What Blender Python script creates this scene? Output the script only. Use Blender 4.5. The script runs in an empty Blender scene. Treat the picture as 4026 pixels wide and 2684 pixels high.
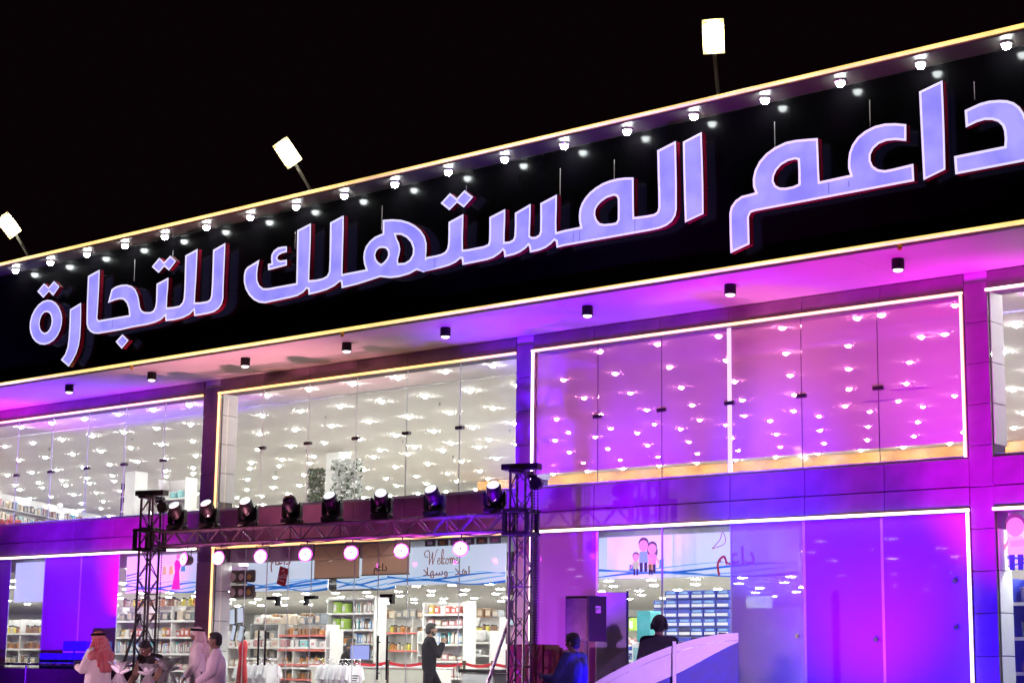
import bpy, bmesh, math, random
from mathutils import Vector, Matrix
from mathutils.geometry import tessellate_polygon

random.seed(7)
S = bpy.context.scene
COL = S.collection
R = math.radians
V = Vector

# ------------------------------------------------------------------ camera, sky, exposure
cam_d = bpy.data.cameras.new('camera')
cam = bpy.data.objects.new('camera', cam_d)
COL.objects.link(cam)
YAW, PITCH, ROLL = R(41.061), R(10.146), R(0.7272)
cam_d.sensor_width = 36.0
cam_d.lens = 7118.15 / 4026 * 36.0
cam_d.clip_start = 0.2
cam_d.clip_end = 900
_f = V((-math.sin(YAW) * math.cos(PITCH), math.cos(YAW) * math.cos(PITCH), math.sin(PITCH)))
_r = V((math.cos(YAW), math.sin(YAW), 0))
_u = _r.cross(_f)
_r2 = _r * math.cos(ROLL) + _u * math.sin(ROLL)
_u2 = _u * math.cos(ROLL) - _r * math.sin(ROLL)
CAM = V((0, -24, 1.0))
_m = Matrix((_r2, _u2, -_f)).transposed().to_4x4()
_m.translation = CAM
cam.matrix_world = _m
S.camera = cam

world = bpy.data.worlds.new('World')
S.world = world
world.use_nodes = True
bg = world.node_tree.nodes['Background']
bg.inputs[0].default_value = (0.55, 0.16, 0.24, 1)        # a night sky with a trace of town glow
bg.inputs[1].default_value = 0.004

S.view_settings.view_transform = 'Standard'
S.view_settings.look = 'None'
S.view_settings.exposure = 0
S.view_settings.gamma = 1
S.view_settings.use_curve_mapping = False
S.render.engine = 'CYCLES'
S.cycles.use_denoising = True
S.cycles.use_light_tree = True
S.cycles.max_bounces = 8
S.cycles.diffuse_bounces = 3
S.cycles.glossy_bounces = 3
S.cycles.transparent_max_bounces = 16
S.cycles.caustics_reflective = False
S.cycles.caustics_refractive = False
S.cycles.sample_clamp_indirect = 4

# ------------------------------------------------------------------ materials
def nodes(name):
    m = bpy.data.materials.new(name)
    m.use_nodes = True
    return m, m.node_tree.nodes, m.node_tree.links, m.node_tree.nodes['Principled BSDF']

def mat(name, col, rough=0.5, metal=0.0, vary=0.12, scale=6.0, bump=0.0, spec=0.5, emit=None, es=0.0):
    """A painted / plain surface: colour with a slow procedural variation, rough wear and optional relief."""
    m, n, l, p = nodes(name)
    tc = n.new('ShaderNodeTexCoord')
    no = n.new('ShaderNodeTexNoise')
    no.inputs['Scale'].default_value = scale
    no.inputs['Detail'].default_value = 5
    l.new(tc.outputs['Object'], no.inputs['Vector'])
    rp = n.new('ShaderNodeValToRGB')
    rp.color_ramp.elements[0].position = 0.3
    rp.color_ramp.elements[1].position = 0.7
    rp.color_ramp.elements[0].color = (*[c * (1 - vary) for c in col], 1)
    rp.color_ramp.elements[1].color = (*[min(1, c * (1 + vary)) for c in col], 1)
    l.new(no.outputs['Fac'], rp.inputs['Fac'])
    l.new(rp.outputs['Color'], p.inputs['Base Color'])
    mr = n.new('ShaderNodeMapRange')
    mr.inputs['To Min'].default_value = max(0.02, rough - 0.08)
    mr.inputs['To Max'].default_value = min(1, rough + 0.08)
    l.new(no.outputs['Fac'], mr.inputs['Value'])
    l.new(mr.outputs['Result'], p.inputs['Roughness'])
    p.inputs['Metallic'].default_value = metal
    p.inputs['Specular IOR Level'].default_value = spec
    if bump:
        b = n.new('ShaderNodeBump')
        b.inputs['Strength'].default_value = bump
        b.inputs['Distance'].default_value = 0.02
        n2 = n.new('ShaderNodeTexNoise')
        n2.inputs['Scale'].default_value = scale * 9
        l.new(tc.outputs['Object'], n2.inputs['Vector'])
        l.new(n2.outputs['Fac'], b.inputs['Height'])
        l.new(b.outputs['Normal'], p.inputs['Normal'])
    if emit:
        p.inputs['Emission Color'].default_value = (*emit, 1)
        p.inputs['Emission Strength'].default_value = es
    return m

def lamp(name, col, strength, base=(0.8, 0.8, 0.8)):
    m, n, l, p = nodes(name)
    p.inputs['Base Color'].default_value = (*base, 1)
    p.inputs['Roughness'].default_value = 0.4
    p.inputs['Emission Color'].default_value = (*col, 1)
    p.inputs['Emission Strength'].default_value = strength
    return m

def led(name, col, strength):
    """LED tube: the brightness drifts along the run, as diodes and their covers age."""
    m = lamp(name, col, strength)
    n, l = m.node_tree.nodes, m.node_tree.links
    tc = n.new('ShaderNodeTexCoord')
    no = n.new('ShaderNodeTexNoise'); no.inputs['Scale'].default_value = 0.9; no.inputs['Detail'].default_value = 6; no.inputs['Roughness'].default_value = 0.7
    l.new(tc.outputs['Object'], no.inputs['Vector'])
    mr = n.new('ShaderNodeMapRange'); mr.inputs['From Min'].default_value = 0.3; mr.inputs['From Max'].default_value = 0.7
    mr.inputs['To Min'].default_value = strength * 0.62; mr.inputs['To Max'].default_value = strength * 1.3
    l.new(no.outputs['Fac'], mr.inputs['Value']); l.new(mr.outputs['Result'], n['Principled BSDF'].inputs['Emission Strength'])
    return m

def glass(name, veil, tint=(0.95, 0.97, 0.96), rough=0.03, gloss=0.04, veil_col=(0.8, 0.8, 0.8), smear=0.5, back=0.3):
    """Thin pane: lets light through, mirrors a little, and carries a thin film (dust or frosting) that catches light."""
    m, n, l, p = nodes(name)
    n.remove(p)
    out = n['Material Output']
    tr = n.new('ShaderNodeBsdfTransparent'); tr.inputs[0].default_value = (*tint, 1)
    gl = n.new('ShaderNodeBsdfGlossy'); gl.inputs['Roughness'].default_value = rough
    df = n.new('ShaderNodeBsdfDiffuse'); df.inputs[0].default_value = (*veil_col, 1)
    tl = n.new('ShaderNodeBsdfTranslucent'); tl.inputs[0].default_value = (*veil_col, 1)
    dm = n.new('ShaderNodeMixShader'); dm.inputs[0].default_value = back
    l.new(df.outputs[0], dm.inputs[1]); l.new(tl.outputs[0], dm.inputs[2])
    tc = n.new('ShaderNodeTexCoord')
    no = n.new('ShaderNodeTexNoise'); no.inputs['Scale'].default_value = 1.7; no.inputs['Detail'].default_value = 6
    l.new(tc.outputs['Object'], no.inputs['Vector'])
    mr = n.new('ShaderNodeMapRange')
    mr.inputs['From Min'].default_value = 0.3; mr.inputs['From Max'].default_value = 0.7
    mr.inputs['To Min'].default_value = veil * (1 - smear); mr.inputs['To Max'].default_value = min(1, veil * (1 + smear))
    l.new(no.outputs['Fac'], mr.inputs['Value'])
    m1 = n.new('ShaderNodeMixShader')
    l.new(mr.outputs['Result'], m1.inputs[0]); l.new(tr.outputs[0], m1.inputs[1]); l.new(dm.outputs[0], m1.inputs[2])
    lw = n.new('ShaderNodeLayerWeight'); lw.inputs[0].default_value = 0.25
    mg = n.new('ShaderNodeMath'); mg.operation = 'MULTIPLY'; mg.inputs[1].default_value = gloss * 4
    l.new(lw.outputs['Fresnel'], mg.inputs[0])
    m2 = n.new('ShaderNodeMixShader')
    l.new(mg.outputs[0], m2.inputs[0]); l.new(m1.outputs[0], m2.inputs[1]); l.new(gl.outputs[0], m2.inputs[2])
    l.new(m2.outputs[0], out.inputs['Surface'])
    return m

M = {}
M['asphalt'] = mat('asphalt', (0.05, 0.048, 0.047), 0.85, vary=0.3, scale=3, bump=0.4)
M['paving'] = mat('paving', (0.09, 0.085, 0.09), 0.6, vary=0.15, scale=2, bump=0.2)
M['cladding'] = mat('cladding', (0.215, 0.13, 0.175), 0.38, vary=0.22, scale=2.2, bump=0.08)
M['core'] = mat('core', (0.10, 0.09, 0.09), 0.8)
M['soffit'] = mat('soffit', (0.62, 0.56, 0.55), 0.55, vary=0.06, scale=0.8)
M['white_paint'] = mat('white_paint', (0.78, 0.77, 0.75), 0.6, vary=0.04, scale=1.0)
M['ceiling'] = mat('ceiling', (0.74, 0.71, 0.67), 0.8, vary=0.05, scale=0.7)
M['floor_tile'] = mat('floor_tile', (0.74, 0.72, 0.68), 0.25, vary=0.06, scale=1.5)
M['wood_wall'] = mat('wood_wall', (0.42, 0.18, 0.02), 0.5, vary=0.25, scale=2.5)
M['column'] = mat('column', (0.76, 0.76, 0.74), 0.5, vary=0.04)
M['sign_black'] = mat('sign_black', (0.0035, 0.003, 0.004), 0.17, vary=0.3, scale=0.6, spec=0.09)
M['lip'] = mat('lip', (0.05, 0.042, 0.036), 0.45, vary=0.1)
M['black_metal'] = mat('black_metal', (0.010, 0.009, 0.010), 0.45, vary=0.25, spec=0.25)
M['truss_black'] = mat('truss_black', (0.085, 0.07, 0.08), 0.35, metal=0.6, vary=0.35, scale=9)
M['steel'] = mat('steel', (0.55, 0.55, 0.57), 0.28, metal=1.0, vary=0.1)
M['lamp_arm'] = mat('lamp_arm', (0.45, 0.42, 0.38), 0.45, vary=0.1)
M['led_fascia'] = led('led_fascia', (1.0, 0.66, 0.18), 1.5)
M['led_window'] = led('led_window', (1.0, 0.52, 0.15), 2.4)
M['led_white'] = led('led_white', (1.0, 0.80, 0.62), 3.6)
M['channel'] = mat('channel', (0.35, 0.30, 0.26), 0.4, metal=0.4)
M['flood'] = lamp('flood', (1.0, 0.93, 0.78), 90)
M['spot_glow'] = lamp('spot_glow', (0.92, 1.0, 0.98), 110)
M['soffit_lens'] = lamp('soffit_lens', (1.0, 0.90, 0.84), 2.6)
M['letter_face'] = None
M['letter_trim'] = lamp('letter_trim', (0.74, 0.71, 1.0), 1.05)
M['letter_return'] = mat('letter_return', (0.20, 0.003, 0.02), 0.35, vary=0.1, emit=(0.55, 0.0, 0.05), es=0.03)
M['down_lens'] = lamp('down_lens', (1.0, 0.985, 0.95), 470)
M['seam_glow'] = lamp('seam_glow', (0.88, 0.80, 1.0), 0.95)  # pale lavender glow of the wide middle seam
M['fringe_flange'] = mat('fringe_flange', (0.75, 0.62, 0.30), 0.35, metal=0.3)
M['ring_glow'] = lamp('ring_glow', (1.0, 0.98, 0.95), 1.0)  # lamplight on the trim ring, put in as its own glow
M['par_halo'] = lamp('par_halo', (1.0, 0.05, 0.95), 2.5)
M['hall_lens'] = lamp('hall_lens', (1.0, 0.99, 0.95), 215)
M['trim_white'] = mat('trim_white', (0.8, 0.8, 0.8), 0.35, vary=0.03)
M['glass'] = glass('glass', 0.025)
M['blind'] = glass('blind', 0.97, gloss=0.0, smear=0.02, back=0.75, veil_col=(0.90, 0.64, 0.48))
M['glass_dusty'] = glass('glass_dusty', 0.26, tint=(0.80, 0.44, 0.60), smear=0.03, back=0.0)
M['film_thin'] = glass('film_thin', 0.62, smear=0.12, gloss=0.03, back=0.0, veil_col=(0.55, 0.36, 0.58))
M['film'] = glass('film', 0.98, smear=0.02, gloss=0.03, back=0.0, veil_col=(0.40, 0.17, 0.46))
M['seam'] = mat('seam', (0.62, 0.66, 0.66), 0.3)
M['glow_sheet'] = mat('glow_sheet', (0.8, 0.82, 0.85), 0.6, vary=0.04, emit=(0.60, 0.74, 0.92), es=0.85)   # glow put into the banner sheets and the plain wall boards
M['clamp'] = mat('clamp', (0.03, 0.02, 0.02), 0.4)
M['shelf_white'] = mat('shelf_white', (0.72, 0.70, 0.68), 0.5, vary=0.05)
M['price_red'] = mat('price_red', (0.55, 0.12, 0.10), 0.5)
M['counter'] = mat('counter', (0.62, 0.64, 0.54), 0.4, vary=0.05)
M['grey_panel'] = mat('grey_panel', (0.12, 0.12, 0.14), 0.5)
M['rail_panel'] = mat('rail_panel', (0.045, 0.03, 0.04), 0.35, vary=0.2)
M['maroon'] = mat('maroon', (0.10, 0.006, 0.014), 0.8, vary=0.3, scale=8, bump=0.2)
M['brown_blind'] = mat('brown_blind', (0.36, 0.24, 0.17), 0.8, vary=0.10, scale=5)
M['wicker'] = mat('wicker', (0.07, 0.04, 0.025), 0.7, vary=0.5, scale=30, bump=0.6)
M['mustard'] = mat('mustard', (0.60, 0.36, 0.05), 0.7)
M['cream'] = mat('cream', (0.62, 0.52, 0.42), 0.7)
M['paper'] = mat('paper', (0.80, 0.80, 0.82), 0.6, vary=0.04)
M['red_card'] = mat('red_card', (0.50, 0.008, 0.02), 0.4)
M['ink_red'] = mat('ink_red', (0.28, 0.02, 0.025), 0.6)
M['ink_brown'] = mat('ink_brown', (0.17, 0.07, 0.05), 0.6)
M['ink_blue'] = mat('ink_blue', (0.02, 0.16, 0.50), 0.6)
M['ink_sky'] = mat('ink_sky', (0.22, 0.42, 0.72), 0.6)
M['ink_black'] = mat('ink_black', (0.02, 0.02, 0.022), 0.6)
M['pink'] = mat('pink', (0.62, 0.03, 0.28), 0.6)
M['pale_pink'] = mat('pale_pink', (0.72, 0.25, 0.35), 0.6)
M['lime'] = mat('lime', (0.32, 0.52, 0.06), 0.5)
M['lemon'] = mat('lemon', (0.65, 0.55, 0.08), 0.5)
M['teal'] = mat('teal', (0.05, 0.40, 0.42), 0.5)
M['skin_print'] = mat('skin_print', (0.62, 0.30, 0.17), 0.6)
M['navy'] = mat('navy', (0.015, 0.02, 0.10), 0.6, vary=0.3)
M['royal'] = mat('royal', (0.03, 0.05, 0.42), 0.5, vary=0.25)
M['grey'] = mat('grey', (0.28, 0.28, 0.30), 0.6, vary=0.2)
M['dark'] = mat('dark', (0.03, 0.03, 0.035), 0.6, vary=0.3)
M['white_goods'] = mat('white_goods', (0.72, 0.70, 0.68), 0.5, vary=0.1, scale=14)
M['brown_goods'] = mat('brown_goods', (0.22, 0.11, 0.05), 0.5, vary=0.4, scale=18)
M['orange_goods'] = mat('orange_goods', (0.50, 0.20, 0.05), 0.5, vary=0.4, scale=18)
M['rose_goods'] = mat('rose_goods', (0.52, 0.25, 0.27), 0.5, vary=0.3, scale=18)
M['beige_goods'] = mat('beige_goods', (0.55, 0.46, 0.36), 0.6, vary=0.25, scale=18)
M['slate_goods'] = mat('slate_goods', (0.14, 0.16, 0.18), 0.5, vary=0.4, scale=18)
M['aqua_goods'] = mat('aqua_goods', (0.25, 0.55, 0.55), 0.5, vary=0.2, scale=18)
M['skin'] = mat('skin', (0.30, 0.16, 0.10), 0.55, vary=0.08, scale=10)
M['skin_dark'] = mat('skin_dark', (0.16, 0.085, 0.06), 0.55, vary=0.08, scale=10)
M['hair'] = mat('hair', (0.008, 0.006, 0.006), 0.6, vary=0.4, scale=40, bump=0.6)
M['thobe'] = mat('thobe', (0.66, 0.60, 0.58), 0.85, vary=0.10, scale=4, bump=0.3)
M['thobe_lilac'] = mat('thobe_lilac', (0.56, 0.46, 0.52), 0.85, vary=0.10, scale=4, bump=0.3)
M['vest'] = mat('vest', (0.014, 0.011, 0.011), 0.8, vary=0.3, scale=8, bump=0.2, spec=0.15)
M['khaki'] = mat('khaki', (0.20, 0.13, 0.09), 0.85, vary=0.2, scale=6, bump=0.2)
M['black_cloth'] = mat('black_cloth', (0.007, 0.006, 0.010), 0.85, vary=0.4, scale=7, bump=0.2, spec=0.08)
M['blue_cloth'] = mat('blue_cloth', (0.018, 0.02, 0.10), 0.8, vary=0.4, scale=14, bump=0.4)
M['cellophane'] = glass('cellophane', 0.35, gloss=0.2, veil_col=(0.8, 0.75, 0.78))
M['leaf'] = mat('leaf', (0.05, 0.09, 0.045), 0.6, vary=0.4, scale=20)
M['petal'] = mat('petal', (0.55, 0.57, 0.55), 0.7, vary=0.2, scale=20)
M['screen'] = lamp('screen', (0.30, 0.36, 0.85), 0.95, base=(0.05, 0.05, 0.1))
M['fridge_screen'] = lamp('fridge_screen', (0.05, 0.42, 0.55), 0.55)
M['exit_green'] = lamp('exit_green', (0.35, 0.75, 0.5), 1.3)
M['par_lens'] = lamp('par_lens', (1.0, 0.93, 1.0), 3)
M['par_violet'] = lamp('par_violet', (0.75, 0.25, 1.0), 3.2)
M['head_lens'] = lamp('head_lens', (0.93, 1.0, 1.0), 1.0, base=(0.5, 0.5, 0.5))
M['dark_lens'] = mat('dark_lens', (0.02, 0.02, 0.025), 0.1)
M['par_body'] = mat('par_body', (0.02, 0.015, 0.03), 0.35)
M['curtain'] = mat('curtain', (0.5, 0.45, 0.5), 0.8)
M['fixture'] = mat('fixture', (0.02, 0.02, 0.02), 0.4)

def _letter_face():
    """Back-lit acrylic: the tone drifts a little, as the lamps behind it do."""
    m, n, l, p = nodes('letter_face')
    tc = n.new('ShaderNodeTexCoord')
    no = n.new('ShaderNodeTexNoise'); no.inputs['Scale'].default_value = 2.2; no.inputs['Detail'].default_value = 4
    l.new(tc.outputs['Object'], no.inputs['Vector'])
    rp = n.new('ShaderNodeValToRGB')
    rp.color_ramp.elements[0].position = 0.32; rp.color_ramp.elements[1].position = 0.68
    rp.color_ramp.elements[0].color = (0.27, 0.245, 0.95, 1)
    rp.color_ramp.elements[1].color = (0.44, 0.39, 1.0, 1)
    l.new(no.outputs['Fac'], rp.inputs['Fac'])
    l.new(rp.outputs['Color'], p.inputs['Emission Color'])
    p.inputs['Emission Strength'].default_value = 1.0
    p.inputs['Base Color'].default_value = (0.1, 0.1, 0.12, 1)
    p.inputs['Roughness'].default_value = 0.35
    return m
M['letter_face'] = _letter_face()
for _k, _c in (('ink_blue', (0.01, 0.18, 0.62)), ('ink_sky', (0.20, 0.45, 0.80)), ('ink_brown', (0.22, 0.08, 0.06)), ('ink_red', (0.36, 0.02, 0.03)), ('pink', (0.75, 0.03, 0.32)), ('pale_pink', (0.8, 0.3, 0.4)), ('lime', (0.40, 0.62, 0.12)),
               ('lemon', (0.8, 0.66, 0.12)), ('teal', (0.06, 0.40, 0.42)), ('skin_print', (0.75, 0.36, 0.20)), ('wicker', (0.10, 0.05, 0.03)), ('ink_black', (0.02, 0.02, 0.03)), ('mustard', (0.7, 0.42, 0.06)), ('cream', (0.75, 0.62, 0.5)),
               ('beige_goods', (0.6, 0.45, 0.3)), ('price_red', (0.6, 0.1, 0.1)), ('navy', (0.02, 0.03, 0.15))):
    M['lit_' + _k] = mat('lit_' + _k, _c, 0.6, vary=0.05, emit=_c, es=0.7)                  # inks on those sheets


def _ghutra(name, scale, a, b):
    m, n, l, p = nodes(name)
    tc = n.new('ShaderNodeTexCoord')
    ck = n.new('ShaderNodeTexChecker'); ck.inputs['Scale'].default_value = scale
    ck.inputs['Color1'].default_value = (*a, 1); ck.inputs['Color2'].default_value = (*b, 1)
    l.new(tc.outputs['Object'], ck.inputs['Vector'])
    no = n.new('ShaderNodeTexNoise'); no.inputs['Scale'].default_value = 5
    l.new(tc.outputs['Object'], no.inputs['Vector'])
    mx = n.new('ShaderNodeMix'); mx.data_type = 'RGBA'
    l.new(no.outputs['Fac'], mx.inputs['Factor'])
    l.new(ck.outputs['Color'], mx.inputs[6]); mx.inputs[7].default_value = (*a, 1)
    l.new(mx.outputs[2], p.inputs['Base Color'])
    p.inputs['Roughness'].default_value = 0.9
    return m
M['ghutra_red'] = _ghutra('ghutra_red', 60, (0.42, 0.015, 0.03), (0.62, 0.50, 0.48))
M['ghutra_pale'] = _ghutra('ghutra_pale', 60, (0.62, 0.55, 0.52), (0.45, 0.10, 0.10))

# ------------------------------------------------------------------ helpers
class MB:
    """Collects shapes and links them as one mesh object."""
    def __init__(self):
        self.b = bmesh.new()
    def box(self, x0, x1, y0, y1, z0, z1, bev=0.0):
        v = [self.b.verts.new(p) for p in ((x0, y0, z0), (x1, y0, z0), (x1, y1, z0), (x0, y1, z0),
                                           (x0, y0, z1), (x1, y0, z1), (x1, y1, z1), (x0, y1, z1))]
        fs = [self.b.faces.new([v[i] for i in q]) for q in ((3, 2, 1, 0), (4, 5, 6, 7), (0, 1, 5, 4), (1, 2, 6, 5), (2, 3, 7, 6), (3, 0, 4, 7))]
        if bev:
            es = list({e for f in fs for e in f.edges})
            bmesh.ops.bevel(self.b, geom=es, offset=bev, segments=1, profile=0.7, affect='EDGES')
        return self
    def tube(self, pts, r, seg=8, r1=None, cap=True):
        pts = [V(p) for p in pts]
        n = len(pts)
        rings = []
        for i, p in enumerate(pts):
            t = (pts[min(i + 1, n - 1)] - pts[max(i - 1, 0)]).normalized()
            a = t.orthogonal().normalized() if i == 0 else (a - t * a.dot(t)).normalized()
            c = t.cross(a)
            rr = r if r1 is None else r + (r1 - r) * i / (n - 1)
            rings.append([self.b.verts.new(p + (a * math.cos(2 * math.pi * k / seg) + c * math.sin(2 * math.pi * k / seg)) * rr) for k in range(seg)])
        for q in range(n - 1):
            for k in range(seg):
                self.b.faces.new((rings[q][k], rings[q][(k + 1) % seg], rings[q + 1][(k + 1) % seg], rings[q + 1][k]))
        if cap:
            self.b.faces.new(rings[0][::-1]); self.b.faces.new(rings[-1])
        return self
    def lathe(self, prof, seg=16, c=(0, 0, 0), axis='Z', sx=1.0, sy=1.0):
        rings = []
        for r, h in prof:
            ring = []
            for k in range(seg):
                a = 2 * math.pi * k / seg
                x, y, z = r * math.cos(a) * sx, r * math.sin(a) * sy, h
                if axis == 'Y': x, y, z = x, z, y
                if axis == 'X': x, y, z = z, x, y
                ring.append(self.b.verts.new((x + c[0], y + c[1], z + c[2])))
            rings.append(ring)
        for q in range(len(rings) - 1):
            for k in range(seg):
                self.b.faces.new((rings[q][k], rings[q][(k + 1) % seg], rings[q + 1][(k + 1) % seg], rings[q + 1][k]))
        self.b.faces.new(rings[0][::-1]); self.b.faces.new(rings[-1])
        return self
    def ball(self, c, r, seg=12, sc=(1, 1, 1)):
        m = Matrix.Translation(c) @ Matrix.Diagonal((*sc, 1))
        bmesh.ops.create_uvsphere(self.b, u_segments=seg, v_segments=max(6, seg // 2 + 2), radius=r, matrix=m)
        return self
    def prism(self, pts, y0, y1, holes=()):
        """Polygon in X-Z with holes, extruded along Y."""
        loops = [[V((x, 0, z)) for x, z in q] for q in [pts, *holes]]
        flat = [p for q in loops for p in q]
        va = [self.b.verts.new((p.x, y0, p.z)) for p in flat]
        vb = [self.b.verts.new((p.x, y1, p.z)) for p in flat]
        for t in tessellate_polygon(loops):
            try:
                self.b.faces.new([va[i] for i in t]); self.b.faces.new([vb[i] for i in reversed(t)])
            except ValueError:
                pass
        o = 0
        for q in loops:
            k = len(q)
            for i in range(k):
                j = (i + 1) % k
                self.b.faces.new((va[o + i], va[o + j], vb[o + j], vb[o + i]))
            o += k
        return self
    def mesh(self, name, smooth=False, recalc=True):
        if recalc:
            bmesh.ops.recalc_face_normals(self.b, faces=self.b.faces)
        me = bpy.data.meshes.new(name)
        self.b.to_mesh(me)
        self.b.free()
        if smooth:
            for p in me.polygons: p.use_smooth = True
        return me

def ob(name, me, m=None, parent=None, loc=None, rz=0.0, rot=None):
    if isinstance(me, MB): me = me.mesh(name)
    if m is not None and not me.materials:
        me.materials.append(M[m] if isinstance(m, str) else m)
    o = bpy.data.objects.new(name, me)
    COL.objects.link(o)
    if parent: o.parent = parent
    if loc is not None: o.location = loc
    if rot is not None: o.rotation_euler = rot
    elif rz: o.rotation_euler = (0, 0, rz)
    return o

def tag(o, label=None, cat=None, group=None, kind=None):
    if label: o['label'] = label
    if cat: o['category'] = cat
    if group: o['group'] = group
    if kind: o['kind'] = kind
    return o

def thing(name, label, cat, loc=(0, 0, 0), rz=0.0, group=None, rot=None):
    o = bpy.data.objects.new(name, None)
    COL.objects.link(o)
    o.empty_display_size = 0.1
    o.location = loc
    o.rotation_euler = rot if rot is not None else (0, 0, rz)
    return tag(o, label, cat, group)

def copy_tree(o, parent=None):
    c = o.copy()
    COL.objects.link(c)
    if parent: c.parent = parent
    for ch in list(o.children): copy_tree(ch, c)
    return c

def smooth(o, angle=40):
    for p in o.data.polygons: p.use_smooth = True
    return o

BENCH = bpy.data.scenes.new('bench')                  # an empty scene in which single shapes are evaluated
def evaluated(o):
    BENCH.collection.objects.link(o)
    vl = BENCH.view_layers[0]
    vl.update()
    me = bpy.data.meshes.new_from_object(o.evaluated_get(vl.depsgraph))
    BENCH.collection.objects.unlink(o)
    return me

def text(body, size, name, m, parent, loc, rot=(R(90), 0, 0), depth=0.004, align='CENTER', shear=0.0, sx=1.0):
    c = bpy.data.curves.new(name, 'FONT')
    c.body = body; c.size = size; c.extrude = depth; c.align_x = align; c.align_y = 'CENTER'; c.shear = shear
    t = bpy.data.objects.new(name, c)
    me = evaluated(t)
    bpy.data.objects.remove(t)
    bpy.data.curves.remove(c)
    me.materials.clear()
    o = ob(name, me, m, parent, loc, rot=rot)
    o.scale = (sx, 1, 1)
    return o

# ------------------------------------------------------------------ ground
GZ = -0.30                                            # plaza level; the shop floor is z = 0, the facade plane y = 0
g = MB(); g.box(-320, 320, -320, 320, GZ - 0.5, GZ - 0.13)
tag(ob('ground', g, 'asphalt'), kind='structure')
g = MB(); g.box(-80, 10, -9.5, 0.0, GZ - 0.129, GZ, bev=0.02)
tag(ob('pavement', g, 'paving'), kind='structure')
g = MB(); g.box(-80, 10, -1.2, -0.02, GZ + 0.001, -0.15, bev=0.015)
tag(ob('step', g, 'paving'), kind='structure')

# ------------------------------------------------------------------ building
shop = thing('shop_building', 'two storey shop with dark cladding, lit windows and purple wash light', 'shop')
X0, X1 = -70.0, -2.5
BAYS = [(-37.90, -29.42), (-28.90, -20.80), (-20.41, -12.12), (-11.75, -3.50)]
PILLARS = [(-38.40, -37.90), (-29.42, -28.90), (-20.80, -20.41), (-12.12, -11.75), (-3.50, -3.0)]
WT, WB, LT = 6.44, 4.05, 3.26                        # upper window top and bottom, lower opening top
ZS = 6.76                                            # soffit

b = MB()
b.box(X0, X1, 0.6, 27, -0.3, 0.0); ob('floor', b, 'floor_tile', shop)
b = MB(); b.box(X0, X1, 0.5, 27, 3.0, 3.62); ob('ceiling', b, 'ceiling', shop)
b = MB(); b.box(X0, X1, 0.03, 0.5, 3.27, 4.03); ob('lintel', b, 'core', shop)
b = MB(); b.box(X0, X1, 0.03, 27, 6.6, 6.9); ob('ceiling', b, 'ceiling', shop)
b = MB(); b.box(X0, X1, 27, 27.3, -0.3, 9.2); ob('wall', b, 'white_paint', shop)
b = MB(); b.box(X0 - 0.3, X0, 0, 27.3, -0.3, 9.2); ob('wall', b, 'white_paint', shop)
b = MB(); b.box(X1, X1 + 0.3, 0, 27.3, -0.3, 9.2); ob('wall', b, 'white_paint', shop)
b = MB(); b.box(X0, -38.41, 0.0, 0.5, -0.3, 6.75); ob('wall', b, 'cladding', shop)
b = MB(); b.box(X0, X1, 0.03, 27.2, 6.91, 9.15); ob('roof', b, 'core', shop)
b = MB(); b.box(X0, X1, 0.5, 27, 3.621, 3.70); ob('floor', b, 'floor_tile', shop)
b = MB(); b.box(-37.5, X1, 17.5, 17.7, 3.71, 6.59); ob('wall', b, 'wood_wall', shop)
b = MB(); b.box(X0, X1, 0.03, 0.45, 6.47, 6.59); ob('lintel', b, 'core', shop)

m = MB(); m.box(X0, X1, 2.28, 2.33, 6.575, 6.599); ob('ceiling_trim', m, 'trim_white', shop)
for i in range(10):
    for y in (4.4, 8.7, 12.0):
        x = -16.0 - 3.6 * i + (y - 4.4) * -0.4
        m = MB(); m.lathe([(0.035, -0.001), (0.035, -0.012), (0.010, -0.02), (0.010, -0.05), (0.022, -0.055), (0.022, -0.06)], 10, c=(x, y, 6.6)); ob('sprinkler', m, 'grey', shop)
# pillars: a concrete core, and outside cladding panels with open joints; inside, white facing with joints
for (a, c) in PILLARS:
    m = MB(); m.box(a + 0.02, c - 0.02, 0.03, 0.46, 0, 6.59); ob('pillar', m, 'core', shop)
pw = None
for (a, c) in PILLARS:
    w = c - a
    me = MB().box(-w / 2, w / 2, 0, 0.028, 0, 0.592, bev=0.006).mesh('cladding_panel')
    for k in range(11):
        ob('cladding_panel', me, 'cladding', shop, loc=((a + c) / 2, random.uniform(-0.003, 0.003), 0.02 + k * 0.6))
    # white inner reveal beside the glass, jointed every 0.6 m
    me2 = MB().box(0, 0.018, 0, 0.40, 0, 0.588, bev=0.004).mesh('reveal_panel')
    for k in range(11):
        z = 0.03 + k * 0.6
        if 3.0 < z + 0.3 < 4.0: continue
        ob('reveal_panel', me2, 'column', shop, loc=(c - 0.019, 0.10, z))

# spandrel and header cladding, seamed every 1.38 m
for (a, c) in [(PILLARS[i][1], PILLARS[i + 1][0]) for i in range(4)]:
    n = 6
    w = (c - a) / n
    for z0, z1, name in ((3.31, 3.615, 'spandrel_panel'), (3.63, 4.035, 'spandrel_panel'), (6.49, 6.752, 'header_panel')):
        me = MB().box(0.003, w - 0.003, 0, 0.028, 0, z1 - z0, bev=0.005).mesh(name)
        for k in range(n):
            ob(name, me, 'cladding', shop, loc=(a + k * w, random.uniform(-0.004, 0.004) - (0.012 if z1 < 3.7 else 0), z0))

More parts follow.
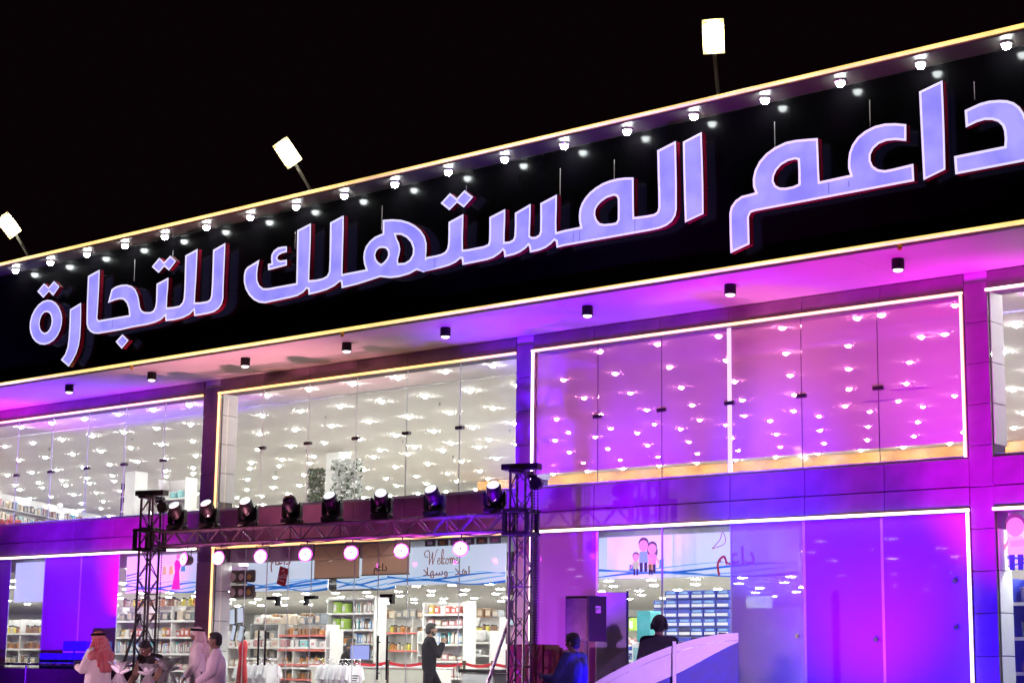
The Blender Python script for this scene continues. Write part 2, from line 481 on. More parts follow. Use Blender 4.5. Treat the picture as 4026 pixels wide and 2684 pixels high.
# soffit under the fascia, in panels
SW = 2.8
k = 0
x = -46.5
while x < X1:
    m = MB(); m.box(x + 0.004, min(x + SW, X1) - 0.004, -2.17, -0.001, ZS, ZS + 0.05)
    ob('soffit_panel', m, 'soffit', shop)
    x += SW
m = MB(); m.box(-46.5, X1, -2.17, -0.001, ZS + 0.055, ZS + 0.3); ob('soffit_frame', m, 'core', shop)

def strip(name, p0, p1, m, parent, w=0.045):
    """LED tube along an edge with its aluminium channel behind it."""
    p0, p1 = V(p0), V(p1)
    b = MB(); b.tube([p0, p1], w / 2, seg=8)
    t = ob(name, b, m, parent)
    d = (p1 - p0).normalized()
    b = MB()
    e = w * 0.62
    y0, y1 = p0.y + w * 0.35, p0.y + w * 1.3
    if abs(d.x) > 0.5: b.box(p0.x, p1.x, y0, y1, p0.z - e, p0.z + e)
    else: b.box(p0.x - e, p0.x + e, y0, y1, p0.z, p1.z)
    ob('channel', b, 'channel', parent)
    return t

def window(bay, z0, z1, seams, mats, clamps=None, seam_m='seam', seam_w=0.011, strips=(), film_from=None):
    a, c = bay
    w = bpy.data.objects.new('window', None); COL.objects.link(w); w.parent = shop; w.empty_display_size = 0.1
    xs = [a, *seams, c]
    for i in range(len(xs) - 1):
        zf = z0 + 0.01
        if film_from:                                 # film stuck on the glass leaves a clear strip along the sill
            m = MB(); m.box(xs[i] + 0.006, xs[i + 1] - 0.006, 0.060, 0.072, zf, film_from - 0.002); ob('pane', m, 'glass', w)
            zf = film_from
        m = MB(); m.box(xs[i] + 0.006, xs[i + 1] - 0.006, 0.060, 0.072, zf, z1 - 0.01)
        ob('pane', m, mats[i], w)
    for i, x in enumerate(seams):
        sw = seam_w[i] if isinstance(seam_w, (list, tuple)) else seam_w
        sm = seam_m[i] if isinstance(seam_m, (list, tuple)) else seam_m
        m = MB(); m.box(x - sw / 2, x + sw / 2, *((0.058, 0.074) if sw < 0.09 else (0.10, 0.18)), z0 + 0.012, z1 - 0.012)
        ob('seam', m, sm, w)
        if clamps:
            m = MB(); m.box(x - 0.09, x + 0.09, 0.025, 0.11, clamps - 0.03, clamps + 0.03, bev=0.008)
            ob('pane_clamp', m, 'clamp', w)
    m = MB(); m.box(a + 0.002, c - 0.002, 0.04, 0.1, z0 - 0.004, z0 + 0.03); ob('window_sill', m, 'seam', w)
    for (p0, p1, mm) in strips:
        strip('light_strip', p0, p1, mm, w)
    return w

A, B, C, D = BAYS
YL = -0.045
window(A, WB, WT, [-36.15, -34.8, -33.45, -32.1, -30.75], ['glass'] * 6, 5.2,
       strips=[((A[0], YL, 6.465), (A[1] + 0.02, YL, 6.465), 'led_window')])
window(B, WB, WT, [-27.6, -26.25, -24.9, -23.55, -22.2], ['glass'] * 6, 5.25,
       strips=[((B[0], YL, 6.465), (B[1] + 0.02, YL, 6.465), 'led_window'), ((B[0] + 0.03, YL, WB), (B[0] + 0.03, YL, 6.43), 'led_window')])
window(C, WB, WT, [-19.0, -17.65, -16.3, -14.95, -13.6], ['glass_dusty'] * 6, 5.2, film_from=4.29,
       seam_m=['clamp', 'clamp', 'seam_glow', 'clamp', 'clamp'], seam_w=[0.010, 0.010, 0.075, 0.010, 0.010],
       strips=[((C[0], YL, 6.465), (C[1], YL, 6.465), 'led_window'), ((C[0] + 0.03, YL, WB), (C[0] + 0.03, YL, 6.43), 'led_white'),
               ((C[1] - 0.03, YL, WB), (C[1] - 0.03, YL, 6.43), 'led_window')])
window(D, WB, WT, [-10.4, -9.05, -7.7, -6.35, -5.0], ['glass'] * 6, 5.2,
       strips=[((D[0], YL, 6.465), (D[1], YL, 6.465), 'led_white')])
# ground floor glazing
window(A, 0.03, LT, [-36.15, -34.8, -33.45, -32.1, -30.75], ['film', 'glass', 'film', 'film', 'glass', 'glass'],
       seam_m=['seam', 'seam', 'column', 'seam', 'seam'], seam_w=[0.02, 0.03, 0.05, 0.02, 0.02],
       strips=[((A[0], YL, 3.285), (A[1], YL, 3.285), 'led_white')])
window(B, 0.03, LT, [-27.97, -27.32, -26.69, -26.03, -24.84, -24.2, -23.44, -22.15], ['glass'] * 9, seam_w=0.010,
       strips=[((B[0], YL, 3.285), (B[1], YL, 3.285), 'led_window'), ((B[0] + 0.03, YL, 0.03), (B[0] + 0.03, YL, 3.25), 'led_window')])
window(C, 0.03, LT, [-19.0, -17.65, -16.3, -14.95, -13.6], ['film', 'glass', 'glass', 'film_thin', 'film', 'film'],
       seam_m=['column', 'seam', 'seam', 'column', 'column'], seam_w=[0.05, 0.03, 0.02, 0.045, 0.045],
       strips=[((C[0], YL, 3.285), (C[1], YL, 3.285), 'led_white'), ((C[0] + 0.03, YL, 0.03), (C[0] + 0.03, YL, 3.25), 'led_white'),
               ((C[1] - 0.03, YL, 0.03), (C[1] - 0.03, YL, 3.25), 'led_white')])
window(D, 0.03, LT, [-10.4, -9.05, -7.7, -6.35, -5.0], ['glass'] * 6,
       strips=[((D[0], YL, 3.285), (D[1], YL, 3.285), 'led_white')])
for x, z in ((-12.42, 2.28), (-12.42, 1.62), (-15.08, 1.50), (-13.72, 1.45)):
    m = MB(); m.lathe([(0.035, 0.0), (0.035, 0.03), (0.02, 0.04)], 12, c=(x, 0.018, z), axis='Y'); ob('glass_hinge', m, 'steel', shop)
# black pull handles and door closers of the entrance
for x, z0, z1 in ((-24.10, 0.72, 1.52), (-23.86, 0.72, 1.52), (-27.42, 0.95, 1.62), (-27.22, 0.95, 1.62)):
    m = MB(); m.tube([(x, 0.0, z0), (x, 0.0, z1)], 0.02)
    m.tube([(x, 0.0, z0 + 0.12), (x, 0.058, z0 + 0.12)], 0.012).tube([(x, 0.0, z1 - 0.12), (x, 0.058, z1 - 0.12)], 0.012)
    ob('door_handle', m, 'black_metal', shop)
for x, s in ((-27.10, 1), (-26.02, -1), (-23.95, 1)):
    m = MB(); m.box(x - 0.16, x + 0.16, 0.015, 0.12, 2.22, 2.28, bev=0.01); m.box(x + s * 0.10, x + s * 0.16, 0.02, 0.11, 2.10, 2.219)
    ob('patch_fitting', m, 'black_metal', shop)

# ------------------------------------------------------------------ fascia sign
sign = thing('shop_sign', 'long glossy black fascia sign with glowing lavender Arabic letters', 'sign', (0, 0, 0))
SX0, SX1 = -46.4, -2.6
x = SX0
while x < SX1 - 0.1:
    w = min(2.52, SX1 - x)
    m = MB(); m.box(x + 0.003, x + w - 0.003, -2.20, -2.175, 6.80, 9.21)
    o = ob('sign_panel', m, 'sign_black', sign)
    x += 2.52
m = MB(); m.box(SX0, SX1, -2.172, -0.6, 6.82, 9.30); ob('sign_box', m, 'core', sign)
m = MB(); m.box(SX0, SX1, -2.70, -2.171, 9.222, 9.33, bev=0.01); ob('sign_canopy', m, 'lip', sign)
m = MB(); m.box(SX0, SX1, -2.26, -2.172, 6.735, 6.792, bev=0.008); ob('sign_base', m, 'lip', sign)
for (y, z, segs) in ((-2.725, 9.283, (-46.4, -27.2, -20.1, -13.4, -2.6)), (-2.285, 6.79, (-46.4, -29.9, -22.32, -16.1, -9.6, -2.6))):
    for i in range(len(segs) - 1):
        strip('light_strip', (segs[i] + 0.012, y, z), (segs[i + 1] - 0.012, y, z), 'led_fascia', sign, w=0.06)
for x in (-28.9, -22.9, -11.9):
    m = MB(); m.box(x - 0.03, x + 0.03, -2.27, -2.262, 6.69, 6.76); m.ball((x, -2.275, 6.70), 0.035, 8)
    ob('cable_clip', m, 'mustard', sign)

LETTERS = [
  ('teh_marbuta', [(-31675,8393),(-31517,8361),(-31372,8291),(-31256,8193),(-31165,8072),(-31118,7937),(-31121,7809),(-31162,7694),(-31243,7583),(-31358,7504),(-31506,7456),(-31675,7442),(-31848,7468),(-32011,7538),(-32137,7635),(-32221,7747),(-32261,7864),(-32262,7995),(-32218,8122),(-32128,8233),(-31996,8330),(-31845,8384)], [[(-31681,8137),(-31585,8103),(-31516,8030),(-31482,7933),(-31492,7842),(-31536,7764),(-31614,7708),(-31715,7695),(-31813,7739),(-31882,7812),(-31913,7899),(-31903,7991),(-31856,8079),(-31774,8131)]]),
  ('teh_dots', [(-31836,8764),(-31664,8657),(-31479,8768),(-31278,8622),(-31480,8453),(-31642,8566),(-31830,8454),(-32063,8620)], []),
  ('reh', [(-30492,8187),(-30469,7971),(-30456,7697),(-30459,7461),(-30486,7301),(-30555,7145),(-30662,7011),(-30794,6894),(-31081,7061),(-30946,7167),(-30875,7306),(-30854,7468),(-30849,7741),(-30863,8091)], []),
  ('meem_group_tijara', [(-29918,8802),(-29905,8446),(-29909,8085),(-29913,7797),(-29867,7747),(-28867,7737),(-28898,7873),(-28963,7987),(-29069,8072),(-29185,8100),(-29355,8098),(-29583,8068),(-29536,8201),(-29484,8338),(-29350,8379),(-29180,8389),(-29009,8374),(-28836,8323),(-28711,8240),(-28624,8123),(-28569,7992),(-28534,7865),(-28473,7783),(-28386,7742),(-28194,7718),(-28103,7741),(-28050,7802),(-28032,7909),(-28038,8094),(-28043,8263),(-27678,8342),(-27676,8132),(-27690,7967),(-27687,7749),(-27505,7736),(-27301,7739),(-27215,7792),(-27182,7870),(-27176,8068),(-27182,8301),(-27195,8710),(-26828,8792),(-26828,8519),(-26830,8189),(-26840,7960),(-26841,7746),(-26695,7728),(-26471,7725),(-26398,7749),(-26366,7818),(-26356,8045),(-26360,8373),(-26366,8702),(-26013,8790),(-26009,8488),(-26013,8163),(-26012,7920),(-26005,7724),(-26042,7616),(-26127,7537),(-26259,7488),(-26430,7476),(-26840,7477),(-26866,7593),(-26982,7525),(-27181,7482),(-27435,7470),(-27706,7479),(-27732,7588),(-27852,7522),(-28032,7489),(-28267,7474),(-28747,7475),(-29104,7463),(-29849,7470),(-29997,7491),(-30118,7541),(-30213,7615),(-30262,7711),(-30275,7821),(-30294,8132),(-30300,8424),(-30305,8717)], []),
  ('jeem_dot', [(-29054,7373),(-28843,7228),(-29053,7081),(-29262,7245)], []),
  ('teh_dots_tijara', [(-27997,8778),(-27837,8666),(-27657,8771),(-27467,8637),(-27675,8477),(-27825,8580),(-27995,8473),(-28218,8629)], []),
  ('lillk', [(-25019,8329),(-25059,8184),(-25069,8054),(-25057,7939),(-24992,7840),(-24880,7769),(-24736,7754),(-23988,7751),(-23994,8104),(-24003,8426),(-24009,8734),(-23649,8811),(-23640,8534),(-23644,8215),(-23647,7897),(-23645,7762),(-23463,7746),(-23283,7751),(-23184,7780),(-23136,7845),(-23130,8064),(-23137,8381),(-23144,8747),(-22800,8824),(-22790,8567),(-22790,8252),(-22790,7939),(-22787,7759),(-22199,7762),(-22246,7864),(-22271,7976),(-22260,8083),(-22215,8178),(-22121,8257),(-21995,8316),(-21805,8350),(-21813,8590),(-21581,8565),(-21370,8522),(-21182,8455),(-21025,8370),(-20889,8266),(-20794,8147),(-20746,8019),(-20744,7884),(-20757,7773),(-20751,7780),(-20539,7778),(-20405,7785),(-20316,7808),(-20265,7857),(-20245,7943),(-20242,8110),(-20247,8312),(-19910,8400),(-19910,8205),(-19915,7984),(-19906,7789),(-19801,7780),(-19440,7783),(-19347,7802),(-19327,7854),(-19324,8062),(-19328,8254),(-18982,8339),(-18981,8119),(-18989,7924),(-18989,7789),(-18888,7779),(-18805,7800),(-18778,7850),(-18769,8032),(-18773,8239),(-18437,8339),(-18437,8143),(-18445,7929),(-18448,7812),(-18404,7782),(-18322,7777),(-18254,7799),(-18231,7854),(-18230,8057),(-18234,8315),(-17889,8404),(-17891,8165),(-17897,7953),(-17890,7788),(-17723,7798),(-17407,7801),(-17427,7874),(-17437,7976),(-17422,8087),(-17379,8181),(-17309,8259),(-17215,8332),(-17099,8388),(-16959,8434),(-16821,8454),(-16668,8460),(-16516,8448),(-16358,8423),(-16356,8190),(-16353,7943),(-16347,7795),(-16112,7783),(-15964,7784),(-15906,7811),(-15884,7869),(-15887,8113),(-15896,8359),(-15901,8606),(-15907,8773),(-15555,8859),(-15548,8544),(-15541,8178),(-15543,7791),(-15565,7698),(-15630,7617),(-15731,7566),(-15862,7540),(-16038,7534),(-17721,7539),(-17887,7530),(-17902,7636),(-17936,7657),(-18002,7608),(-18116,7561),(-18251,7537),(-18442,7532),(-18457,7626),(-18478,7655),(-18539,7610),(-18648,7567),(-18773,7542),(-18989,7532),(-19000,7622),(-19026,7653),(-19096,7603),(-19222,7556),(-19364,7537),(-19911,7528),(-19931,7638),(-19965,7643),(-20059,7595),(-20206,7560),(-20384,7545),(-20834,7533),(-20806,7533),(-20970,7585),(-21132,7539),(-21379,7518),(-21587,7528),(-21841,7579),(-22095,7551),(-22394,7521),(-22796,7503),(-22816,7622),(-22856,7627),(-22986,7566),(-23184,7521),(-23407,7502),(-23651,7493),(-23665,7598),(-23706,7611),(-23795,7551),(-23953,7507),(-24137,7498),(-24817,7482),(-24985,7514),(-25133,7581),(-25272,7688),(-25377,7816),(-25434,7955),(-25441,8088),(-25415,8183),(-25352,8232)], [[(-21796,8091),(-21721,8068),(-21666,8007),(-21660,7937),(-21694,7881),(-21755,7836),(-21824,7807),(-21904,7856),(-21959,7917),(-21979,7990),(-21953,8055),(-21891,8093)],[(-21487,8276),(-21362,8258),(-21225,8187),(-21119,8088),(-21064,7974),(-21071,7870),(-21140,7789),(-21252,7751),(-21408,7765),(-21420,7827),(-21388,7914),(-21370,8003),(-21398,8114),(-21453,8198)],[(-16744,8198),(-16690,8177),(-16664,8129),(-16661,7967),(-16663,7806),(-16696,7762),(-16788,7761),(-16926,7772),(-17018,7801),(-17080,7871),(-17109,7950),(-17104,8025),(-17066,8081),(-16989,8138),(-16881,8183)]]),
  ('kaf_hamza', [(-24275,8474),(-24269,8364),(-24391,8361),(-24484,8341),(-24529,8299),(-24503,8255),(-24431,8228),(-24262,8224),(-24257,8116),(-24767,8092),(-24780,8212),(-24678,8214),(-24699,8298),(-24687,8378),(-24631,8443),(-24515,8487),(-24397,8486)], []),
  ('teh_dots_mustahlik', [(-20226,8809),(-20068,8690),(-19897,8803),(-19695,8655),(-19905,8509),(-20058,8619),(-20233,8514),(-20436,8668)], []),
  ('alef', [(-15079,8910),(-15065,8458),(-15056,8097),(-15054,7642),(-15393,7561),(-15406,7914),(-15418,8399),(-15425,8820)], []),
  ('aim', [(-13075,8444),(-13067,8184),(-13064,7969),(-13056,7804),(-12563,7815),(-12592,7916),(-12589,8028),(-12571,8138),(-12522,8242),(-12434,8339),(-12309,8407),(-12154,8448),(-12002,8452),(-11836,8426),(-11670,8380),(-11676,8143),(-11843,8187),(-11978,8201),(-12100,8179),(-12185,8125),(-12233,8049),(-12235,7966),(-12199,7882),(-12125,7821),(-12019,7788),(-11899,7788),(-11578,7804),(-11572,7558),(-14127,7542),(-14219,7532),(-14254,7471),(-14251,7296),(-14247,7063),(-14582,6977),(-14591,7274),(-14593,7583),(-14566,7674),(-14488,7757),(-14377,7806),(-14241,7813),(-14140,7821),(-14176,7912),(-14179,8030),(-14144,8156),(-14066,8274),(-13948,8370),(-13797,8438),(-13614,8482),(-13450,8484),(-13287,8468)], [[(-13455,8198),(-13410,8180),(-13403,8027),(-13406,7827),(-13494,7806),(-13625,7806),(-13723,7825),(-13789,7869),(-13824,7940),(-13816,8012),(-13769,8091),(-13685,8156),(-13569,8194)]]),
  ('alef_daim', [(-11107,8891),(-11102,8600),(-11100,8179),(-11103,7640),(-11434,7547),(-11443,7928),(-11454,8405),(-11462,8804)], []),
  ('dal', [(-10795,8408),(-10677,8437),(-10568,8462),(-10438,8469),(-10289,8450),(-10184,8424),(-10091,8377),(-10010,8300),(-9956,8208),(-9924,8110),(-9908,7996),(-9903,7853),(-9914,7583),(-9979,7554),(-10960,7546),(-10971,7802),(-10245,7810),(-10235,7915),(-10242,8018),(-10266,8094),(-10322,8156),(-10405,8198),(-10512,8218),(-10620,8208),(-10786,8166)], []),
]


def inset(loop, d):
    """Offset a closed X-Z loop inwards by d (positive = towards the polygon's inside)."""
    n = len(loop)
    area = sum(loop[i][0] * loop[(i + 1) % n][1] - loop[(i + 1) % n][0] * loop[i][1] for i in range(n))
    sgn = 1 if area > 0 else -1
    out = []
    for i in range(n):
        p0, p1, p2 = V(loop[i - 1]), V(loop[i]), V(loop[(i + 1) % n])
        a, c = (p1 - p0).normalized(), (p2 - p1).normalized()
        n1, n2 = V((-a.y, a.x)) * sgn, V((-c.y, c.x)) * sgn
        k = n1 + n2
        k = k / max(0.35, k.dot(n1)) if k.length > 1e-6 else n1
        q = p1 + k * d
        out.append((q.x, q.y))
    return out

def add_ring(bm, la, lb, ya, yb):
    n = len(la)
    va = [bm.verts.new((x, ya, z)) for x, z in la]
    vb = [bm.verts.new((x, yb, z)) for x, z in lb]
    for i in range(n):
        j = (i + 1) % n
        bm.faces.new((va[i], va[j], vb[j], vb[i]))

def dedupe(q):
    o = []
    for p in q:
        if not o or (abs(p[0] - o[-1][0]) + abs(p[1] - o[-1][1])) > 0.006: o.append(p)
    return o

YF, YB = -2.42, -2.315
SEAMS = [(-29.40, 7.545, 7.69), (-20.548, 7.565, 7.738), (-17.551, 7.556, 7.73), (-17.421, 7.574, 7.738), (-12.914, 7.606, 7.762), (-12.59, 7.652, 7.737), (-16.335, 7.575, 7.765)]
M['ink_seam'] = mat('ink_seam', (0.03, 0.03, 0.16), 0.5, emit=(0.12, 0.1, 0.6), es=0.6)
for name, outer, holes in LETTERS:
    outer = dedupe([(x / 1000, z / 1000) for x, z in outer])
    holes = [dedupe([(x / 1000, z / 1000) for x, z in h]) for h in holes]
    t = 0.032 if len(outer) > 10 else 0.028
    ins = inset(outer, t)
    hin = [inset(h, -t) for h in holes]
    m = MB(); m.prism(ins, YF + 0.006, YF + 0.012, hin)
    face = m.mesh('letter')
    L = ob('letter', face, 'letter_face', sign)
    m = MB(); add_ring(m.b, outer, ins, YF, YF)
    for h, k in zip(holes, hin): add_ring(m.b, h, k, YF, YF)
    for lp in [ins, *hin]: add_ring(m.b, lp, lp, YF, YF + 0.012)
    ob('letter_trim', m.mesh('letter_trim', recalc=False), 'letter_trim', L)
    m = MB()
    for lp in [outer, *holes]: add_ring(m.b, lp, lp, YF + 0.028, YB)
    ob('letter_return', m.mesh('letter_return', recalc=False), 'letter_return', L)
    m = MB()
    for lp in [outer, *holes]: add_ring(m.b, lp, lp, YF, YF + 0.028)
    ob('letter_edge', m.mesh('letter_edge', recalc=False), 'black_metal', L)
    # stand-off pins to the fascia
    m = MB()
    for i in range(0, len(outer), max(2, len(outer) // 10)):
        x, z = inset(outer, 0.07)[i]
        m.tube([(x, YB - 0.06, z), (x, -2.198, z)], 0.008, 6)
    ob('standoff_pin', m, 'steel', L)
# joints where the acrylic faces are butted
for x, z0, z1 in SEAMS:
    m = MB(); m.box(x - 0.004, x + 0.004, YF + 0.0035, YF + 0.0055, z0, z1); ob('face_joint', m, 'ink_seam', sign)
# thin feed cables that run down the black panels to the letters
for x, z0, z1 in ((-29.05, 8.49, 8.93), (-27.85, 8.80, 8.95), (-22.05, 8.47, 8.93), (-20.05, 8.78, 8.96), (-18.0, 8.45, 8.9), (-16.9, 8.5, 8.85), (-13.93, 8.3, 8.9), (-12.35, 8.45, 8.92), (-24.3, 8.47, 8.8), (-10.75, 8.6, 8.85)):
    m = MB(); m.tube([(x, -2.206, z0), (x, -2.206, z1)], 0.006, 6); ob('feed_cable', m, 'lamp_arm', sign)

# downlights under the fascia canopy
proto = None
NL = ['leftmost', 'second from the left', 'third from the left', 'fourth from the left', 'fifth from the left', 'sixth from the left',
      'seventh from the left', 'eighth from the left', 'ninth from the left', 'tenth from the left', 'eleventh from the left', 'twelfth from the left',
      'thirteenth from the left', 'seventh from the right', 'sixth from the right', 'fifth from the right', 'fourth from the right', 'third from the right',
      'second from the right', 'rightmost']
for k in range(20):
    x = -32.88 + 1.2625 * k - 1.2625 * 0
    if proto is None:
        proto = thing('canopy_spotlight', '', 'spotlight', (x, -2.44, 9.22), group='spotlights under the fascia canopy')
        m = MB(); m.lathe([(0.075, -0.001), (0.08, -0.02), (0.070, -0.035), (0.0625, -0.030)], 16); ob('housing', m, 'trim_white', proto)
        m = MB(); m.lathe([(0.062, -0.031), (0.060, -0.066), (0.042, -0.094), (0.012, -0.106)], 14); smooth(ob('lens', m, 'spot_glow', proto))
        o = proto
    else:
        o = copy_tree(proto); o.location.x = x
    o['label'] = 'small white spotlight under the black fascia canopy, ' + NL[k]
# cylinder lamps under the soffit
proto = None
NS = ['leftmost', 'second from the left', 'third from the left', 'fourth from the left', 'fourth from the right', 'third from the right', 'second from the right', 'rightmost']
for k, x in enumerate((-32.1, -29.3, -26.43, -23.63, -21.17, -18.02, -15.24, -12.38)):
    if proto is None:
        proto = thing('soffit_lamp', '', 'lamp', (x, -1.46, ZS), group='cylinder lamps under the soffit')
        m = MB(); m.lathe([(0.085, -0.002), (0.09, -0.02), (0.09, -0.155), (0.078, -0.160), (0.076, -0.155)], 20); ob('housing', m, 'black_metal', proto)
        m = MB(); m.lathe([(0.074, -0.156), (0.066, -0.176), (0.04, -0.190), (0.01, -0.194)], 16); ob('lens', m, 'soffit_lens', proto)
        m = MB(); m.lathe([(0.055, -0.0005), (0.055, -0.0019)], 12); ob('mount', m, 'steel', proto)
        o = proto
    else:
        o = copy_tree(proto); o.location.x = x
    o['label'] = 'black cylinder lamp under the soffit, ' + NS[k]

# flood lamps on the roof edge
def flood(x, lean, label):
    t = thing('flood_lamp', label, 'flood lamp', (x, -1.8, 9.30), group='flood lamps on the roof edge')
    p1 = V((0, 0, 0.42)); p2 = p1 + V((-math.sin(lean) * 0.60, -0.10, math.cos(lean) * 0.62))
    m = MB(); m.tube([(0, 0, 0), p1, p2], 0.03, 8); ob('pole', m, 'lamp_arm', t)
    m = MB(); m.lathe([(0.09, 0), (0.09, 0.02), (0.04, 0.05)], 12); ob('base', m, 'lamp_arm', t)
    # the lamp head: a flat tray of lenses tipped towards the forecourt
    h = MB().box(-0.165, 0.165, -0.02, 0.05, 0.0, 0.54, bev=0.02)
    rot = (R(-16), 0, R(20))
    hd = ob('lamp_head', h, 'lamp_arm', t, loc=p2)
    hd.rotation_euler = (Matrix.Rotation(R(28), 4, 'Z') @ Matrix.Rotation(-lean, 4, 'Y') @ Matrix.Rotation(R(14), 4, 'X')).to_euler()
    hd.scale = (0.80, 0.80, 0.84)
    m = MB()
    m.box(-0.135, 0.135, -0.034, -0.021, 0.03, 0.51)
    for i in range(8):
        for sx in (-0.1425, 0.1425): m.box(sx - 0.007, sx + 0.007, -0.034, -0.021, 0.045 + i * 0.057, 0.085 + i * 0.057)
    ob('lamp_panel', m, 'flood', hd)
    m = MB()
    a, c = [(-0.163, 0.002), (0.163, 0.002), (0.163, 0.538), (-0.163, 0.538)], [(-0.21, -0.045), (0.21, -0.045), (0.21, 0.585), (-0.21, 0.585)]
    add_ring(m.b, a, c, -0.020, -0.055)
    ob('fringe_flange', m.mesh('fringe_flange', recalc=False), 'fringe_flange', hd)  # flange added for a soft yellow fringe round the bright panel
    return t
flood(-15.20, 0.0, 'upright roof flood lamp above the right half of the sign')
flood(-24.40, R(33), 'roof flood lamp leaning left above the middle of the sign')
flood(-33.44, R(36), 'roof flood lamp cut off by the left edge of the picture')

# ------------------------------------------------------------------ lamps that light the place
def wash(x, y, aim, col, power, cone, blend, label, size=0.08, up=0.0):
    """LED wash fixture standing on the forecourt, with its own spot light."""
    t = thing('wash_light', label, 'stage light', (x, y, GZ + up), group='wash lights on the forecourt')
    if up:
        m = MB(); m.tube([(0, 0, -up + 0.03), (0, 0, 0)], 0.025, 8); m.lathe([(0.3, -up), (0.3, -up + 0.03), (0.03, -up + 0.05)], 14); ob('stand', m, 'fixture', t)
    m = MB(); m.box(-0.14, 0.14, -0.09, 0.09, 0.0, 0.05, bev=0.01); ob('base', m, 'fixture', t)
    d = (V(aim) - V((x, y, GZ + up + 0.28)))
    q = d.to_track_quat('-Z', 'Y').to_euler()
    m = MB(); m.lathe([(0.075, 0.10), (0.09, 0.06), (0.105, -0.05), (0.10, -0.06)], 14)
    h = ob('housing', m, 'fixture', t, loc=(0, 0, 0.28), rot=q)
    m = MB(); m.lathe([(0.09, -0.061), (0.085, -0.066)], 14); ob('lens', m, lamp('wash_lens', col, 4), h)
    m = MB(); m.tube([(-0.125, 0, 0.03), (-0.125, 0, 0.28)], 0.012, 6).tube([(0.125, 0, 0.03), (0.125, 0, 0.28)], 0.012, 6); ob('yoke', m, 'fixture', t)
    l = bpy.data.lights.new('beam', 'SPOT'); l.color = col; l.energy = power; l.spot_size = R(cone); l.spot_blend = blend; l.shadow_soft_size = size
    o = bpy.data.objects.new('beam', l); COL.objects.link(o)
    o.parent = h; o.location = (0, 0, -0.09)
    return t
MAG = (1.0, 0.0, 1.0); PUR = (0.20, 0.0, 1.0); BLU = (0.03, 0.0, 1.0); PNK = (1.0, 0.34, 0.46); VIO = (0.45, 0.0, 1.0); LAV = (0.56, 0.26, 1.0)
wash(-31.6, -2.6, (-31.4, 0, 3.2), MAG, 2000, 50, 1.0, 'magenta wash light below the left display window')
wash(-33.0, -4.2, (-33.4, 0, 3.4), PUR, 2500, 95, 1.0, 'violet wash light facing the left display window')
wash(-37.6, -4.4, (-37.4, -0.6, 6.7), MAG, 4800, 46, 1.0, 'magenta wash light facing the far left pillar')
wash(-35.0, -4.6, (-34.0, -0.4, 6.6), PUR, 5600, 60, 1.0, 'violet wash light below the far left window')
wash(-25.8, -3.4, (-26.6, -1.3, 6.76), PNK, 3000, 66, 1.0, 'rose wash light before the entrance')
wash(-19.6, -3.4, (-20.5, 0, 6.2), PUR, 5000, 40, 1.0, 'violet wash light beside the right truss tower')
wash(-18.9, -5.2, (-18.3, 0, 3.62), PUR, 8500, 28, 1.0, 'violet wash light before the right display window')
wash(-15.6, -5.2, (-15.6, 0, 3.62), BLU, 9500, 30, 1.0, 'blue wash light before the right display window')
wash(-16.4, -4.8, (-15.8, 0, 5.9), (1.0, 0.30, 0.58), 1900, 34, 1.0, 'rose wash light before the right display window')
wash(-13.6, -2.2, (-13.9, 0, 2.7), MAG, 380, 84, 1.0, 'magenta wash light before the frosted panes')
wash(-11.4, -3.0, (-11.6, 0, 4.3), MAG, 3200, 44, 1.0, 'magenta wash light before the right pillar')
wash(-13.2, -5.0, (-13.6, -1.2, 6.76), MAG, 2400, 64, 1.0, 'magenta wash light facing the soffit on the right')
wash(-12.4, -4.0, (-12.6, 0, 1.5), BLU, 4200, 100, 1.0, 'blue wash light before the right pillar')
wash(-5.0, -12.8, (-13.4, -5.6, 1.0), LAV, 6000, 18, 1.0, 'lavender wash light facing the console', 0.1, up=1.9)
wash(-16.8, -4.6, (-17.6, -1.2, 6.76), PUR, 4800, 66, 1.0, 'violet wash light facing the soffit')
wash(-20.9, -2.9, (-19.7, 0.0, 1.8), VIO, 500, 70, 1.0, 'violet wash light at the foot of the right truss tower')
wash(-14.7, -3.1, (-16.2, -3.4, 1.8), VIO, 900, 50, 1.0, 'violet wash light beside the loudspeaker')
wash(-14.9, -3.5, (-15.8, -4.2, 1.2), BLU, 800, 60, 1.0, 'blue wash light beside the loudspeaker stand')
wash(-20.7, -4.2, (-20.6, 0, 4.9), (0.09, 0.0, 1.0), 15000, 22, 1.0, 'blue violet wash light facing the pillar right of the entrance')
wash(-34.0, -15.5, (-23.6, -5.4, 0.9), (1.0, 0.60, 0.78), 8000, 24, 1.0, 'rose wash light facing the guests', 0.15, up=1.9)  # added out of view to brighten only the people
wash(-13.5, -16.5, (-23.3, -5.6, 0.7), (1.0, 0.55, 0.80), 5000, 20, 1.0, 'rose wash light behind the guests', 0.15, up=1.2)  # second unseen fill, added for the people alone


